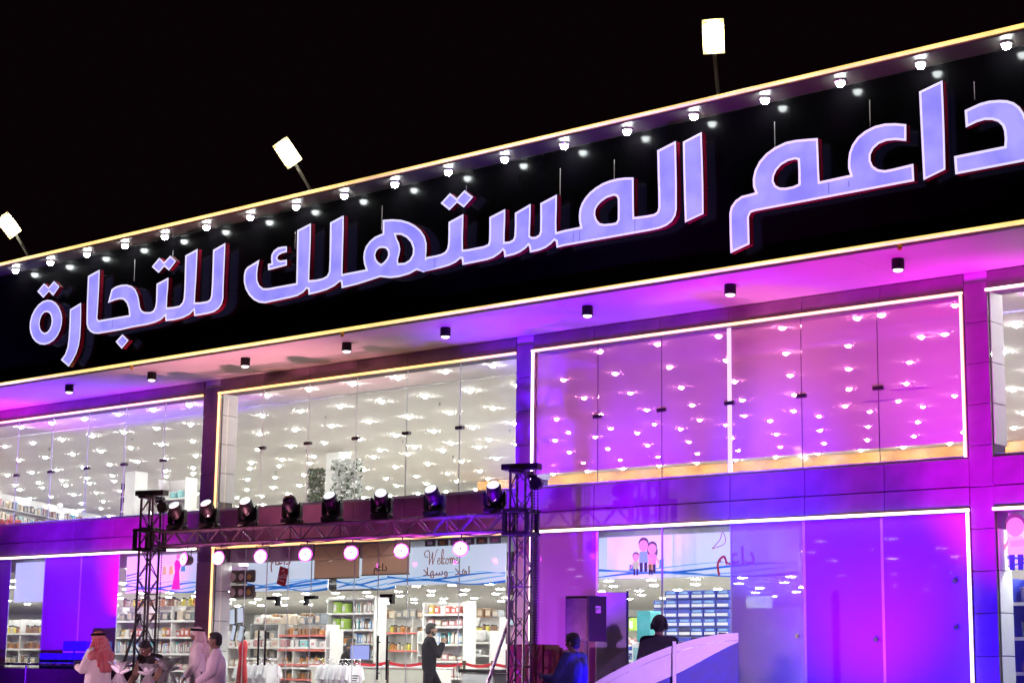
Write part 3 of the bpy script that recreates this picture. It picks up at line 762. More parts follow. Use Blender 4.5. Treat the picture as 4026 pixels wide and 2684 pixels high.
# unseen fill lamps added behind the camera, their soft pinkish light fills the forecourt
def fill_lamp(x, y, power, col, label):
    t = thing('fill_lamp', label, 'street lamp', (x, y, GZ - 0.13))
    m = MB(); m.lathe([(0.12, 0), (0.11, 0.4), (0.07, 0.45), (0.045, 8.0)], 12); ob('pole', m, 'lamp_arm', t)
    m = MB(); m.tube([(0, 0, 8.0), (0, 0.4, 8.25), (0, 1.2, 8.3)], 0.03, 8); ob('arm', m, 'lamp_arm', t)
    m = MB(); m.box(-0.16, 0.16, 1.0, 1.7, 8.27, 8.36, bev=0.02); h = ob('lamp_head', m, 'lamp_arm', t)
    l = bpy.data.lights.new('beam', 'AREA'); l.color = col; l.energy = power; l.shape = 'RECTANGLE'; l.size = 0.3; l.size_y = 0.6
    o = bpy.data.objects.new('beam', l); COL.objects.link(o); o.parent = h; o.location = (0, 1.35, 8.25); o.rotation_euler = (R(35), 0, 0)
fill_lamp(-31, -27, 260, (1, 0.62, 0.72), 'grey street lamp in the car park opposite the entrance')
fill_lamp(-9, -29, 160, (1, 0.62, 0.72), 'grey street lamp in the car park behind the camera')

# ------------------------------------------------------------------ recessed ceiling lamps
def seen(x, y, z):
    """Which bay of windows a ceiling spot shows through from the forecourt, or None."""
    t = (0.06 - CAM.y) / (y - CAM.y)
    wx, wz = CAM.x + (x - CAM.x) * t, CAM.z + (z - CAM.z) * t
    for k, (a, c) in enumerate(BAYS):
        if a - 0.1 < wx < c + 0.1 and -37.0 < wx < -10.8 and ((WB - 0.05 < wz < WT + 0.05) or (0 < wz < 2.55)):
            return k
    return None
ring = MB().lathe([(0.046, -0.001), (0.098, -0.002), (0.092, -0.011), (0.047, -0.013)], 18).mesh('trim')
lens = MB().lathe([(0.046, -0.0135), (0.044, -0.024), (0.034, -0.038), (0.020, -0.047), (0.006, -0.050)], 16).mesh('lens')
for p in lens.polygons: p.use_smooth = True
lens_h = MB().lathe([(0.105, -0.004), (0.105, -0.022), (0.08, -0.034), (0.01, -0.036)], 16).mesh('lens')
ring_h = MB().lathe([(0.106, -0.001), (0.135, -0.003), (0.13, -0.016), (0.107, -0.018)], 16).mesh('trim')
UPX = [-19.97 + 1.29 * 2 + 1.33, -19.97 + 1.29 * 2 + 2.75] + [-22.5 + 1.29 * i for i in range(5)] + [-23.72 - 1.29 * i for i in range(36)]
UPY = [1.28, 3.4, 5.58, 7.78, 9.8, 10.85, 13.0, 15.2, 17.0, 19.3, 21.5]
rest_u, rest_h = MB(), MB()
NTHL = ['first', 'second', 'third', 'fourth', 'fifth', 'sixth', 'seventh', 'eighth', 'ninth', 'tenth', 'eleventh', 'twelfth', '13th', '14th', '15th']
BAYN = ['left', 'middle', 'right', 'far right']
def lay(rows, xs_of, z, name, rg, rm, ln, lm, what, group, rest, keep):
    for r_, y in enumerate(rows):
        count = {}
        for x in sorted(xs_of(r_)):
            if not (X0 + 0.5 < x < X1 - 0.5): continue
            bay = seen(x, y, z)
            if bay is not None:
                k = count.get(bay, 0); count[bay] = k + 1
                t = thing(name, what + ', ' + NTHL[k] + ' from left, ' + NTHL[r_] + ' row, behind the ' + BAYN[bay] + ' window', 'downlight', (x, y, z), group=group)
                ob('trim', rg, rm, t); ob('lens', ln, lm, t)
            elif keep(x, y): rest(x, y)
def rest_upper(x, y): rest_u.lathe([(0.05, 6.594), (0.05, 6.575), (0.022, 6.548), (0.006, 6.545)], 8, c=(x, y, 0))
def rest_hall(x, y): rest_h.lathe([(0.105, 2.996), (0.105, 2.975), (0.01, 2.964)], 8, c=(x, y, 0))
lay(UPY, lambda r_: [x for x in UPX + [-14.2 + 1.29 * i for i in range(8)] if not (UPY[r_] > 17.4 and x > -37.6)], 6.6, 'ceiling_downlight', ring, 'ring_glow', lens, 'down_lens', 'upper floor downlight',
    'downlights of the upper floor', rest_upper, lambda x, y: x > -56 and y < 15 and y != 10.85)
tag(ob('ceiling_downlight', rest_u, 'down_lens'), 'rows of round downlights over the unseen part of the upper floor', 'downlight', kind='stuff')
lay([0.8 + 2.25 * j for j in range(9)], lambda r_: [-5.1 - 1.25 * i - (0.35 if r_ % 2 else 0) for i in range(42)], 3.0, 'hall_downlight', ring_h, 'trim_white', lens_h, 'hall_lens', 'flat ground floor lamp',
    'lamps of the ground floor ceiling', rest_hall, lambda x, y: x > -50)
tag(ob('hall_downlight', rest_h, 'hall_lens'), 'rows of flat lamps over the unseen part of the ground floor', 'downlight', kind='stuff')

# ------------------------------------------------------------------ stage truss
def lattice(root, L, s, r=0.024, rb=0.011, axis='Z', bay=0.30, m='truss_black'):
    """Square box truss of length L along its axis, every chord and brace a part of root."""
    h = s / 2
    c4 = [(-h, -h), (h, -h), (h, h), (-h, h)]
    def P(a, c, t):
        return V((a, c, t)) if axis == 'Z' else V((t, a, c))
    ch = MB().tube([P(0, 0, 0), P(0, 0, L)], r, 8).mesh('chord')
    for a, c in c4: ob('chord', ch, m, root, loc=P(a, c, 0))
    n = max(2, round(L / bay))
    d = L / n
    for f in range(4):
        (a0, c0), (a1, c1) = c4[f], c4[(f + 1) % 4]
        up = MB().tube([P(0, 0, 0), P(a1 - a0, c1 - c0, d)], rb, 6, cap=False).mesh('brace')
        dn = MB().tube([P(a1 - a0, c1 - c0, 0), P(0, 0, d)], rb, 6, cap=False).mesh('brace')
        bar = MB().tube([P(0, 0, 0), P(a1 - a0, c1 - c0, 0)], rb, 6, cap=False).mesh('rung')
        for k in range(n):
            ob('brace', up if (k + f) % 2 else dn, m, root, loc=P(a0, c0, d * k))
            if k % 4 == 0: ob('rung', bar, m, root, loc=P(a0, c0, d * k + 0.02))

TL, TR = V((-28.42, -2.0, GZ)), V((-19.36, -1.5, GZ))
def tower(p, rz, label, mirror):
    t = thing('truss_tower', label, 'truss tower', p, rz, group='truss towers of the lighting gantry')
    lattice(t, 4.46, 0.27, bay=0.31)
    m = MB(); m.box(-0.40, 0.40, -0.40, 0.40, 0.0, 0.03, bev=0.01); ob('base_plate', m, 'black_metal', t)
    m = MB(); m.box(-0.33, 0.33, -0.10, 0.10, 4.47, 4.57, bev=0.01); ob('top_beam', m, 'black_metal', t)
    m = MB(); m.box(-0.09, 0.09, -0.32, 0.32, 4.40, 4.465, bev=0.01); ob('top_beam', m, 'black_metal', t)
    m = MB()
    for z in (3.42, 3.79):
        for s in (-1, 1):
            m.box(-0.22, 0.22, s * 0.20 - 0.035, s * 0.20 + 0.035, z - 0.03, z + 0.03, bev=0.006)
            m.box(s * 0.20 - 0.035, s * 0.20 + 0.035, -0.165, 0.165, z - 0.028, z + 0.028, bev=0.006)
    for sx in (-0.2, 0.2):
        for sy in (-0.2, 0.2):
            m.box(sx - 0.035, sx + 0.035, sy - 0.035, sy + 0.035, 3.45, 3.76, bev=0.006)
    ob('sleeve_block', m, 'black_metal', t)
    m = MB()
    for z in (3.42, 3.79):
        for sx in (-0.235, 0.235):
            for sy in (-0.2, 0.2): m.ball((sx, sy, z), 0.032, 8)
    ob('sleeve_roller', m, 'truss_black', t)
    m = MB(); m.lathe([(0.09, -0.05), (0.11, -0.04), (0.11, 0.04), (0.09, 0.05)], 18, c=(0.27, 0.0, 4.24), axis='Y')
    m.box(0.10, 0.27, -0.03, 0.03, 4.33, 4.38); ob('hoist', m, 'black_metal', t)
    m = MB()
    for dx in (-0.03, 0.03):
        for k in range(88):
            z = 4.15 - k * 0.046
            if z < 0.05: break
            m.box(0.27 + dx - 0.011, 0.27 + dx + 0.011, -0.008, 0.008, z - 0.03, z)
    ob('hoist_chain', m, 'black_metal', t)
    for sx, sy in ((-1, 0),):
        m = MB(); m.tube([(sx * 0.15, sy * 0.15, 2.15), (sx * 0.92, sy * 0.92, 0.02)], 0.028, 8); m.ball((sx * 0.16, sy * 0.16, 2.16), 0.045, 8)
        ob('outrigger_brace', m, 'truss_black' if not mirror else 'steel', t)
    return t
tower(TL, R(16), 'black truss tower at the left end of the light bar', False)
tower(TR, R(16), 'black truss tower with purple sheen at the right end of the light bar', True)
bar = thing('truss_bar', 'long black truss bar carrying stage lights across the entrance', 'truss', (TL.x + 0.24, TL.y + 0.013, 3.315), math.atan2(TR.y - TL.y, TR.x - TL.x))
BL = (TR - TL).length - 0.48
lattice(bar, BL, 0.27, axis='X', bay=0.31)
m = MB()
for k in range(7):
    x0 = BL * k / 7 + 0.1
    pts = [(x0 + BL / 7 * j / 6, -0.12 + 0.02 * math.sin(j * 2.1 + k), -0.15 - 0.05 * math.sin(math.pi * j / 6)) for j in range(7)]
    m.tube(pts, 0.010, 6)
ob('cable', m, 'black_metal', bar)

def on_bar(t, z):
    p = TL + (TR - TL) * t
    return V((p.x, p.y, z))
# moving heads standing on the bar
def moving_head(loc, tilt, rz, label, lit=True):
    t = thing('moving_head', label, 'stage light', loc, rz, group='moving head lights on the truss bar')
    t.scale = (1.14,) * 3
    m = MB(); m.box(-0.15, 0.15, -0.12, 0.12, 0.0, 0.085, bev=0.015); m.box(-0.17, -0.15, -0.03, 0.03, 0.03, 0.06); m.box(0.15, 0.17, -0.03, 0.03, 0.03, 0.06); ob('base', m, 'black_metal', t)
    m = MB()
    for s in (-1, 1): m.prism([(s * 0.135, 0.088), (s * 0.165, 0.12), (s * 0.165, 0.30), (s * 0.15, 0.34), (s * 0.125, 0.30), (s * 0.12, 0.088)], -0.05, 0.05)
    m.box(-0.12, 0.12, -0.05, 0.05, 0.088, 0.115); ob('yoke', m, 'black_metal', t)
    h = MB(); h.lathe([(0.07, -0.17), (0.105, -0.15), (0.115, -0.05), (0.112, 0.10), (0.105, 0.17), (0.092, 0.18)], 20)
    for k in range(4): h.box(-0.118, 0.118, -0.02, 0.02, -0.13 + k * 0.03, -0.118 + k * 0.03)
    hd = ob('head', h, 'black_metal', t, loc=(0, 0, 0.265), rot=tilt); smooth(hd)
    m = MB(); m.lathe([(0.091, 0.181), (0.088, 0.195), (0.06, 0.21), (0.01, 0.215)], 18); smooth(ob('lens', m, 'head_lens' if lit else 'dark_lens', hd))
    m = MB(); m.tube([(-0.03, -0.125, -0.02), (0.02, -0.128, 0.0), (0.045, -0.125, 0.03)], 0.009, 6); ob('badge', m, 'steel', hd)
    return t
for i, u in enumerate((0.085, 0.183, 0.297, 0.423, 0.533, 0.663, 0.796, 0.94)):
    nm = ('leftmost', 'second from the left', 'third from the left', '', 'fourth from the right', 'third from the right', 'second from the right', 'rightmost')[i]
    lab = 'moving head light with a dark lens on the truss bar' if i == 3 else 'moving head light with a white lens on the truss bar, ' + nm
    moving_head(on_bar(u, 3.476), (R(42 + random.uniform(-5, 5)), R(random.uniform(-8, 12)), 0), R(22 + random.uniform(-6, 10)), lab, i != 3)
# par cans hanging under the bar
def par_can(loc, tilt, rz, lens, label):
    t = thing('par_can', label, 'stage light', loc, rz, group='par cans hanging under the truss bar')
    m = MB(); m.tube([(0, 0, 0.0), (0, 0, -0.06)], 0.014, 6); m.box(-0.03, 0.03, -0.03, 0.03, -0.02, 0.04)
    m.tube([(-0.13, 0, -0.28), (-0.13, 0, -0.065), (0.13, 0, -0.065), (0.13, 0, -0.28)], 0.010, 6); ob('yoke', m, 'black_metal', t)
    h = MB(); h.lathe([(0.055, 0.11), (0.085, 0.08), (0.112, -0.02), (0.118, -0.08), (0.108, -0.092)], 20, axis='Y')
    hd = ob('housing', h, 'par_body', t, loc=(0, 0, -0.27), rot=tilt); smooth(hd)
    m = MB(); m.lathe([(0.106, -0.093), (0.100, -0.100), (0.014, -0.106)], 20, axis='Y'); ob('lens', m, lens, hd)
    m = MB(); add_ring(m.b, [(0.128 * math.cos(a * math.pi / 12), 0.128 * math.sin(a * math.pi / 12)) for a in range(24)], [(0.107 * math.cos(a * math.pi / 12), 0.107 * math.sin(a * math.pi / 12)) for a in range(24)], -0.083, -0.0935); ob('rim', m.mesh('rim', recalc=False), 'par_halo', hd)  # magenta halo round the lens, added as a glowing ring
    m = MB(); m.lathe([(0.022, -0.107), (0.018, -0.114)], 8, axis='Y'); ob('lens_core', m, 'dark_lens', hd)
    return t
for i, u in enumerate((0.121, 0.222, 0.343, 0.468, 0.590, 0.718, 0.862)):
    lab = ('violet lit par can turned aside, leftmost under the truss bar', 'glaring white par can second from the left under the truss bar', 'glaring white par can third from the left under the truss bar',
           'glaring white par can in the middle under the truss bar', 'par can with magenta glow third from the right under the bar', 'par can with magenta glow second from the right under the bar', 'glaring white par can rightmost under the truss bar')[i]
    pc = par_can(on_bar(u, 3.17), (R(-8), 0, 0), R((60, 16, 26, 28, 30, 34, 36)[i] if i else -8), 'par_violet' if i == 0 else 'par_lens', lab)
    l = bpy.data.lights.new('beam', 'POINT'); l.color = (1.0, 0.04, 0.95); l.energy = (10, 7, 8, 8, 26, 34, 20)[i]; l.shadow_soft_size = 0.05
    o = bpy.data.objects.new('beam', l); COL.objects.link(o); o.parent = pc; o.location = (-0.10, -0.20, -0.20)

# maroon covers round the foot of the right tower
t = thing('covered_crate', 'maroon cloth covered crate behind the foot of the right truss tower', 'crate', (-19.32, -0.95, -0.15))
m = MB(); m.box(-0.62, 0.20, -0.22, 0.22, 0.0, 1.50, bev=0.03); ob('cover', m, 'maroon', t)
m = MB(); m.box(0.202, 0.46, -0.25, 0.20, 0.0, 1.42, bev=0.03); ob('cover', m, 'maroon', t)
m = MB(); m.tube([(0.49, -0.1, 0.0), (0.50, -0.1, 0.9), (0.49, -0.09, 1.36), (0.42, -0.05, 1.43)], 0.035, 8); ob('strap', m, 'maroon', t)

# railing before the left window
t = thing('railing', 'steel rail on posts with dark violet panels before the left window', 'railing', (-34.5, -0.95, -0.15))
m = MB(); m.tube([(-4.0, 0, 1.06), (4.6, 0, 1.06)], 0.028, 10); ob('handrail', m, 'steel', t)
for x in (-3.2, 0.68, 4.5):
    m = MB(); m.tube([(x, 0, 0), (x, 0, 1.03)], 0.028, 10); ob('post', m, 'steel', t)
m = MB(); m.box(-3.16, 0.64, -0.012, 0.012, 0.08, 0.97); m2 = m.mesh('panel'); ob('panel', m2, 'rail_panel', t)
ob('panel', m2, 'rail_panel', t, loc=(3.87, 0, 0))

# ------------------------------------------------------------------ goods
def proto_box(w, d, h, m, name, lid=None, band=None):
    b = MB(); b.box(-w / 2, w / 2, -d / 2, d / 2, 0, h, bev=min(w, d, h) * 0.04)
    return [(name, b.mesh(name), m, band, (w, d, h))]

def make_goods(kind):
    """Mesh sets for one kind of goods: list of (part name, mesh, material)."""
    if kind == 'storage_box':
        w, d, h = 0.30, 0.34, 0.20
        return 'storage_box', [('body', MB().box(-w/2, w/2, -d/2, d/2, 0, h - 0.03, bev=0.012).mesh('body'), 'white_goods'), ('lid', MB().box(-w/2 - 0.008, w/2 + 0.008, -d/2, d/2, h - 0.029, h, bev=0.008).mesh('lid'), 'trim_white'),
                ('tag', MB().box(-0.05, 0.05, -d/2 - 0.004, -d/2 - 0.0005, 0.04, 0.11).mesh('tag'), 'rose_goods')], w + 0.04
    if kind == 'shoe_box':
        w, d, h = 0.27, 0.32, 0.14
        return 'shoe_box', [('body', MB().box(-w/2, w/2, -d/2, d/2, 0, h, bev=0.008).mesh('body'), 'white_goods'), ('window', MB().box(-0.07, 0.07, -d/2 - 0.004, -d/2 - 0.0005, 0.03, 0.10).mesh('window'), 'slate_goods')], w + 0.03
    if kind == 'jar':
        return 'jar', [('body', MB().lathe([(0.05, 0), (0.06, 0.01), (0.06, 0.15), (0.045, 0.17)], 12).mesh('body'), 'orange_goods'), ('lid', MB().lathe([(0.048, 0.171), (0.05, 0.18), (0.05, 0.205), (0.02, 0.21)], 12).mesh('lid'), 'dark')], 0.135
    if kind == 'brown_jar':
        return 'spice_jar', [('body', MB().lathe([(0.06, 0), (0.07, 0.01), (0.07, 0.13), (0.05, 0.16)], 12).mesh('body'), 'brown_goods'), ('lid', MB().lathe([(0.053, 0.161), (0.055, 0.17), (0.055, 0.19), (0.02, 0.195)], 12).mesh('lid'), 'beige_goods')], 0.155
    if kind == 'book':
        return 'notebook', [('cover', MB().box(-0.028, 0.028, -0.11, 0.11, 0, 0.27, bev=0.003).mesh('cover'), 'beige_goods'), ('label', MB().box(-0.02, 0.02, -0.114, -0.1105, 0.05, 0.20).mesh('label'), 'white_goods')], 0.068
    if kind == 'dark_box':
        w, d, h = 0.24, 0.28, 0.24
        return 'gift_box', [('body', MB().box(-w/2, w/2, -d/2, d/2, 0, h, bev=0.01).mesh('body'), 'slate_goods'), ('picture', MB().box(-0.08, 0.08, -d/2 - 0.004, -d/2 - 0.0005, 0.05, 0.19).mesh('picture'), 'beige_goods')], w + 0.04
    if kind == 'aqua':
        return 'tub', [('body', MB().lathe([(0.11, 0), (0.14, 0.02), (0.155, 0.22), (0.15, 0.24)], 14).mesh('body'), 'aqua_goods'), ('rim', MB().lathe([(0.152, 0.241), (0.165, 0.245), (0.165, 0.262), (0.12, 0.265)], 14).mesh('rim'), 'trim_white')], 0.345
    if kind == 'tin':
        return 'tin', [('body', MB().lathe([(0.13, 0), (0.14, 0.01), (0.14, 0.27), (0.135, 0.28)], 16).mesh('body'), 'lime'), ('lid', MB().lathe([(0.137, 0.281), (0.145, 0.285), (0.145, 0.315), (0.1, 0.32)], 16).mesh('lid'), 'dark'),
                ('label', MB().box(-0.05, 0.05, -0.146, -0.132, 0.05, 0.22).mesh('label'), 'white_goods')], 0.31
    if kind == 'red_pack':
        w, d, h = 0.16, 0.14, 0.20
        return 'packet', [('body', MB().box(-w/2, w/2, -d/2, d/2, 0, h, bev=0.015).mesh('body'), 'price_red'), ('label', MB().box(-0.05, 0.05, -d/2 - 0.004, -d/2 - 0.0005, 0.06, 0.15).mesh('label'), 'white_goods')], w + 0.02
    if kind == 'rose':
        w, d, h = 0.20, 0.20, 0.17
        return 'soft_packet', [('body', MB().box(-w/2, w/2, -d/2, d/2, 0, h, bev=0.02).mesh('body'), 'rose_goods'), ('label', MB().box(-0.06, 0.06, -d/2 - 0.004, -d/2 - 0.0005, 0.05, 0.13).mesh('label'), 'white_goods')], w + 0.03
GOODS = {}
VARI = {'storage_box': ['white_goods', 'white_goods', 'beige_goods', 'aqua_goods', 'rose_goods'], 'shoe_box': ['white_goods', 'beige_goods'], 'jar': ['orange_goods', 'brown_goods', 'lemon', 'beige_goods'], 'spice_jar': ['brown_goods', 'orange_goods'], 'notebook': ['beige_goods', 'white_goods', 'rose_goods', 'slate_goods', 'teal', 'ink_sky', 'brown_goods'],
        'gift_box': ['slate_goods', 'grey', 'dark', 'beige_goods', 'brown_goods'], 'tub': ['aqua_goods', 'teal', 'white_goods'], 'tin': ['lime'], 'packet': ['price_red', 'price_red', 'mustard', 'white_goods'], 'soft_packet': ['rose_goods', 'beige_goods']}
COLOUR = {'white_goods': 'white', 'beige_goods': 'beige', 'aqua_goods': 'pale aqua', 'rose_goods': 'rose', 'slate_goods': 'slate', 'grey': 'grey', 'dark': 'black', 'orange_goods': 'orange', 'brown_goods': 'brown',
          'lemon': 'yellow', 'teal': 'teal', 'ink_sky': 'sky blue', 'lime': 'green', 'price_red': 'red', 'mustard': 'mustard'}
NTH = ['first', 'second', 'third', 'fourth', 'fifth', 'sixth', 'seventh', 'eighth', 'ninth', 'tenth', 'eleventh', 'twelfth']
def nth(k): return NTH[k] if k < 12 else '%d%s' % (k + 1, 'th' if (k + 1) % 100 in (11, 12, 13) else {1: 'st', 2: 'nd', 3: 'rd'}.get((k + 1) % 10, 'th'))
def put(kind, loc, rz, place, group):
    if kind not in GOODS: GOODS[kind] = make_goods(kind)
    name, parts, _ = GOODS[kind]
    mm = random.choice(VARI[name])
    t = thing(name, COLOUR[mm] + ' ' + name.replace('_', ' ') + ' ' + place, name.replace('_', ' '), loc, rz, group)
    t.scale = (random.uniform(0.9, 1.05), random.uniform(0.9, 1.05), random.uniform(0.72, 1.12))
    for i, (pn, me, m) in enumerate(parts):
        o = ob(pn, me, m, t)
        if i == 0 and m != mm: o.material_slots[0].link = 'OBJECT'; o.material_slots[0].material = M[mm]
    return t

def shelf_unit(name, label, loc, L, levels, depth=0.45, rz=0.0, back=True, rail='shelf_white', top=None, m='shelf_white'):
    t = thing(name, label, 'shelf', loc, rz)
    H = (top or levels[-1] + 0.4)
    if back:
        b = MB(); b.box(0, L, depth - 0.02, depth, 0.02, H); ob('back_panel', b, m, t)
    up = MB().box(-0.02, 0.02, 0.0, depth - 0.022, 0, H, bev=0.004).mesh('upright')
    n = max(1, round(L / 1.2))
    for k in range(n + 1): ob('upright', up, m, t, loc=(L * k / n, 0, 0))
    sh = MB().box(0.022, L - 0.022, 0.004, depth - 0.023, -0.025, 0, bev=0.003).mesh('shelf_board')
    rl = MB().box(0.022, L - 0.022, -0.012, 0.002, -0.045, 0.004).mesh('price_rail')
    for z in levels:
        ob('shelf_board', sh, m, t, loc=(0, 0, z)); ob('price_rail', rl, rail, t, loc=(0, 0, z))
    return t

def plural(n): return n + ('es' if n.endswith('x') else 's')
def stock(loc, L, levels, kinds, shelf, rz=0.0, depth=0.45, skip=0.03, boards=None):
    """Fill the boards of a shelf with goods, one kind per board; each is named by its place on its board."""
    c, s = math.cos(rz), math.sin(rz)
    order = sorted(boards or levels, reverse=True)
    for z, k in zip(levels, kinds):
        if k not in GOODS: GOODS[k] = make_goods(k)
        w = GOODS[k][2]
        name = GOODS[k][0].replace('_', ' ')
        u = 0.05 + w / 2
        n = 0
        q = min(range(len(order)), key=lambda i: abs(order[i] - z))
        board = 'top' if q == 0 else 'lowest' if q == len(order) - 1 and len(order) > 2 else nth(q)
        while u < L - w / 2 - 0.03:
            if random.random() > skip:
                v = depth * 0.46 + random.uniform(-0.02, 0.02)
                p = V((loc[0] + c * u - s * v, loc[1] + s * u + c * v, loc[2] + z))
                put(k, p, rz + random.uniform(-0.10, 0.10), nth(n) + ' from left, ' + board + ' board, ' + shelf, plural(name) + ' on ' + shelf)
                n += 1
            u += w * random.uniform(0.98, 1.06)

# shelves seen through the entrance
LV = [0.25, 0.72, 1.15, 1.58]
shelf_unit('gondola_shelf', 'white shelf of lidded storage boxes left behind the entrance glass', (-37.9, 9.0, 0), 2.5, [0.3, 0.75, 1.2, 1.68], rail='price_red', top=2.1)
stock((-37.9, 9.0, 0), 2.5, [0.3, 0.75, 1.2, 1.68], ['storage_box', 'storage_box', 'shoe_box', 'storage_box'], 'long white entrance shelf')
stock((-37.9, 9.0, 0), 2.5, [2.11], ['brown_jar'], 'long white entrance shelf', boards=[0.3, 0.75, 1.2, 1.68, 2.11])
shelf_unit('gondola_shelf', 'tall shelf with green tins on top and notebooks below', (-35.25, 9.2, 0), 1.75, [0.3, 0.75, 1.15, 1.52, 1.88, 2.30, 2.68], top=2.72, m='shelf_white')
stock((-35.25, 9.2, 0), 0.85, [2.30, 2.02 - 0.14], ['tin', 'tin'], 'tall tin shelf')
stock((-34.4, 9.2, 0), 0.9, [2.30, 1.88, 1.52, 1.15], ['book', 'book', 'book', 'book'], 'tall tin shelf, notebook side')
stock((-35.25, 9.2, 0), 0.85, [1.15, 1.52, 0.75], ['jar', 'jar', 'jar'], 'tall tin shelf, lower half')
shelf_unit('gondola_shelf', 'shelf of amber jars with red price strips behind the glass', (-34.9, 7.2, 0), 1.75, [0.25, 0.62, 0.98, 1.34, 1.70], rail='price_red', top=1.95)
stock((-34.9, 7.2, 0), 1.75, [0.25, 0.62, 0.98, 1.34, 1.70], ['dark_box', 'brown_jar', 'jar', 'brown_jar', 'brown_jar'], 'red stripped jar shelf')
shelf_unit('gondola_shelf', 'grey shelf of gift boxes left of the amber jars', (-36.2, 7.4, 0), 1.2, [0.25, 0.68, 1.12, 1.56], top=1.98, m='grey')
stock((-36.2, 7.4, 0), 1.2, [0.25, 0.68, 1.12, 1.56], ['dark_box'] * 4, 'grey shelf beside the jars')
shelf_unit('gondola_shelf', 'white shelf of shoe boxes and aqua tubs behind the cash desk', (-32.9, 10.2, 0), 2.5, [0.3, 0.62, 0.94, 1.26, 1.58], rail='shelf_white', top=1.86)
stock((-32.9, 10.2, 0), 2.5, [0.3, 0.62, 0.94, 1.26, 1.60], ['shoe_box', 'shoe_box', 'shoe_box', 'shoe_box', 'aqua'], 'shelf behind cash desk')
shelf_unit('gondola_shelf', 'end shelf of notebooks and red packets right of the aqua tubs', (-31.0, 8.4, 0), 1.35, [0.3, 0.70, 1.10, 1.50, 1.92, 2.22], top=2.5)
stock((-31.0, 8.4, 0), 1.35, [0.3, 0.70, 1.10, 1.50, 1.92, 2.22], ['book', 'book', 'rose', 'book', 'rose', 'red_pack'], 'end shelf right of tubs')
shelf_unit('gondola_shelf', 'white shelf of rose packets before the blue menu screen', (-31.5, 12.6, 0), 4.2, [0.3, 0.72, 1.14, 1.56], top=1.9)
stock((-31.5, 12.6, 0), 4.2, [0.3, 0.72, 1.14, 1.56], ['book', 'rose', 'book', 'rose'], 'shelf before menu screen')
shelf_unit('display_rack', 'tall narrow rack of white boxes at the right of the entrance hall', (-27.6, 9.6, 0), 0.9, [0.3, 0.7, 1.1, 1.5, 1.9], top=2.2)
stock((-27.6, 9.6, 0), 0.9, [0.3, 0.7, 1.1, 1.5, 1.9], ['storage_box'] * 5, 'tall narrow entrance rack')
shelf_unit('gondola_shelf', 'long white shelf of orange jars far behind the entrance', (-38.5, 13.5, 0), 5.5, [0.4, 0.9, 1.4, 1.9], top=2.3, rail='price_red')
stock((-38.5, 13.5, 0), 5.5, [1.4, 1.9], ['jar', 'jar'], 'far long shelf')
stock((-34.9, 7.2, 0), 1.75, [1.96], ['dark_box'], 'red stripped jar shelf', boards=[0.25, 0.62, 0.98, 1.34, 1.70, 1.96])
stock((-36.2, 7.4, 0), 1.2, [1.99], ['storage_box'], 'grey shelf beside the jars', boards=[0.25, 0.68, 1.12, 1.56, 1.99])
stock((-31.5, 12.6, 0), 4.2, [1.91], ['tin'], 'shelf before menu screen', boards=[0.3, 0.72, 1.14, 1.56, 1.91])
stock((-38.5, 13.5, 0), 5.5, [2.31], ['dark_box'], 'far long shelf', boards=[1.4, 1.9, 2.31])
# left bay shelves
shelf_unit('gondola_shelf', 'white shelf of jars and boxes behind the left display window', (-44.6, 5.4, 0), 3.2, [0.4, 0.85, 1.3, 1.72], top=2.1)
stock((-44.6, 5.4, 0), 3.2, [0.85, 1.3, 1.72], ['dark_box', 'brown_jar', 'jar'], 'shelf in left window')
shelf_unit('gondola_shelf', 'white shelf of packets behind the left truss tower', (-38.2, 4.6, 0), 3.4, [0.4, 0.8, 1.2, 1.6, 2.0], top=2.35)
stock((-38.2, 4.6, 0), 3.4, [0.4, 0.8, 1.2, 1.6, 2.0], ['book', 'rose', 'book', 'red_pack', 'dark_box'], 'shelf behind left tower')
shelf_unit('gondola_shelf', 'low white shelf of storage boxes left of the jointed pillar', (-37.0, 7.2, 0), 4.0, [0.4, 0.9, 1.4], top=1.8)
stock((-38.2, 4.6, 0), 3.4, [2.36], ['jar'], 'shelf behind left tower', boards=[0.4, 0.8, 1.2, 1.6, 2.0, 2.36])
stock((-37.0, 7.2, 0), 4.0, [0.4, 0.9, 1.4], ['shoe_box', 'rose', 'storage_box'], 'low shelf beside pillar')
# right-hand bay
shelf_unit('toy_shelf', 'blue lit shelf of toys inside the rightmost window', (-12.0, 0.95, 0), 1.1, [0.55, 1.0, 1.5, 2.0], top=2.35, m='royal')
stock((-12.0, 0.95, 0), 1.1, [0.55, 1.0, 1.5, 2.0], ['red_pack', 'rose', 'tin', 'aqua'], 'blue lit toy shelf')
shelf_unit('gondola_shelf', 'white shelf of packets deep inside the rightmost window', (-16.0, 5.0, 0), 3.2, [0.4, 0.85, 1.3, 1.75], top=2.1)
stock((-16.0, 5.0, 0), 3.2, [0.4, 0.85, 1.3, 1.75], ['book', 'rose', 'aqua', 'red_pack'], 'shelf inside rightmost window')

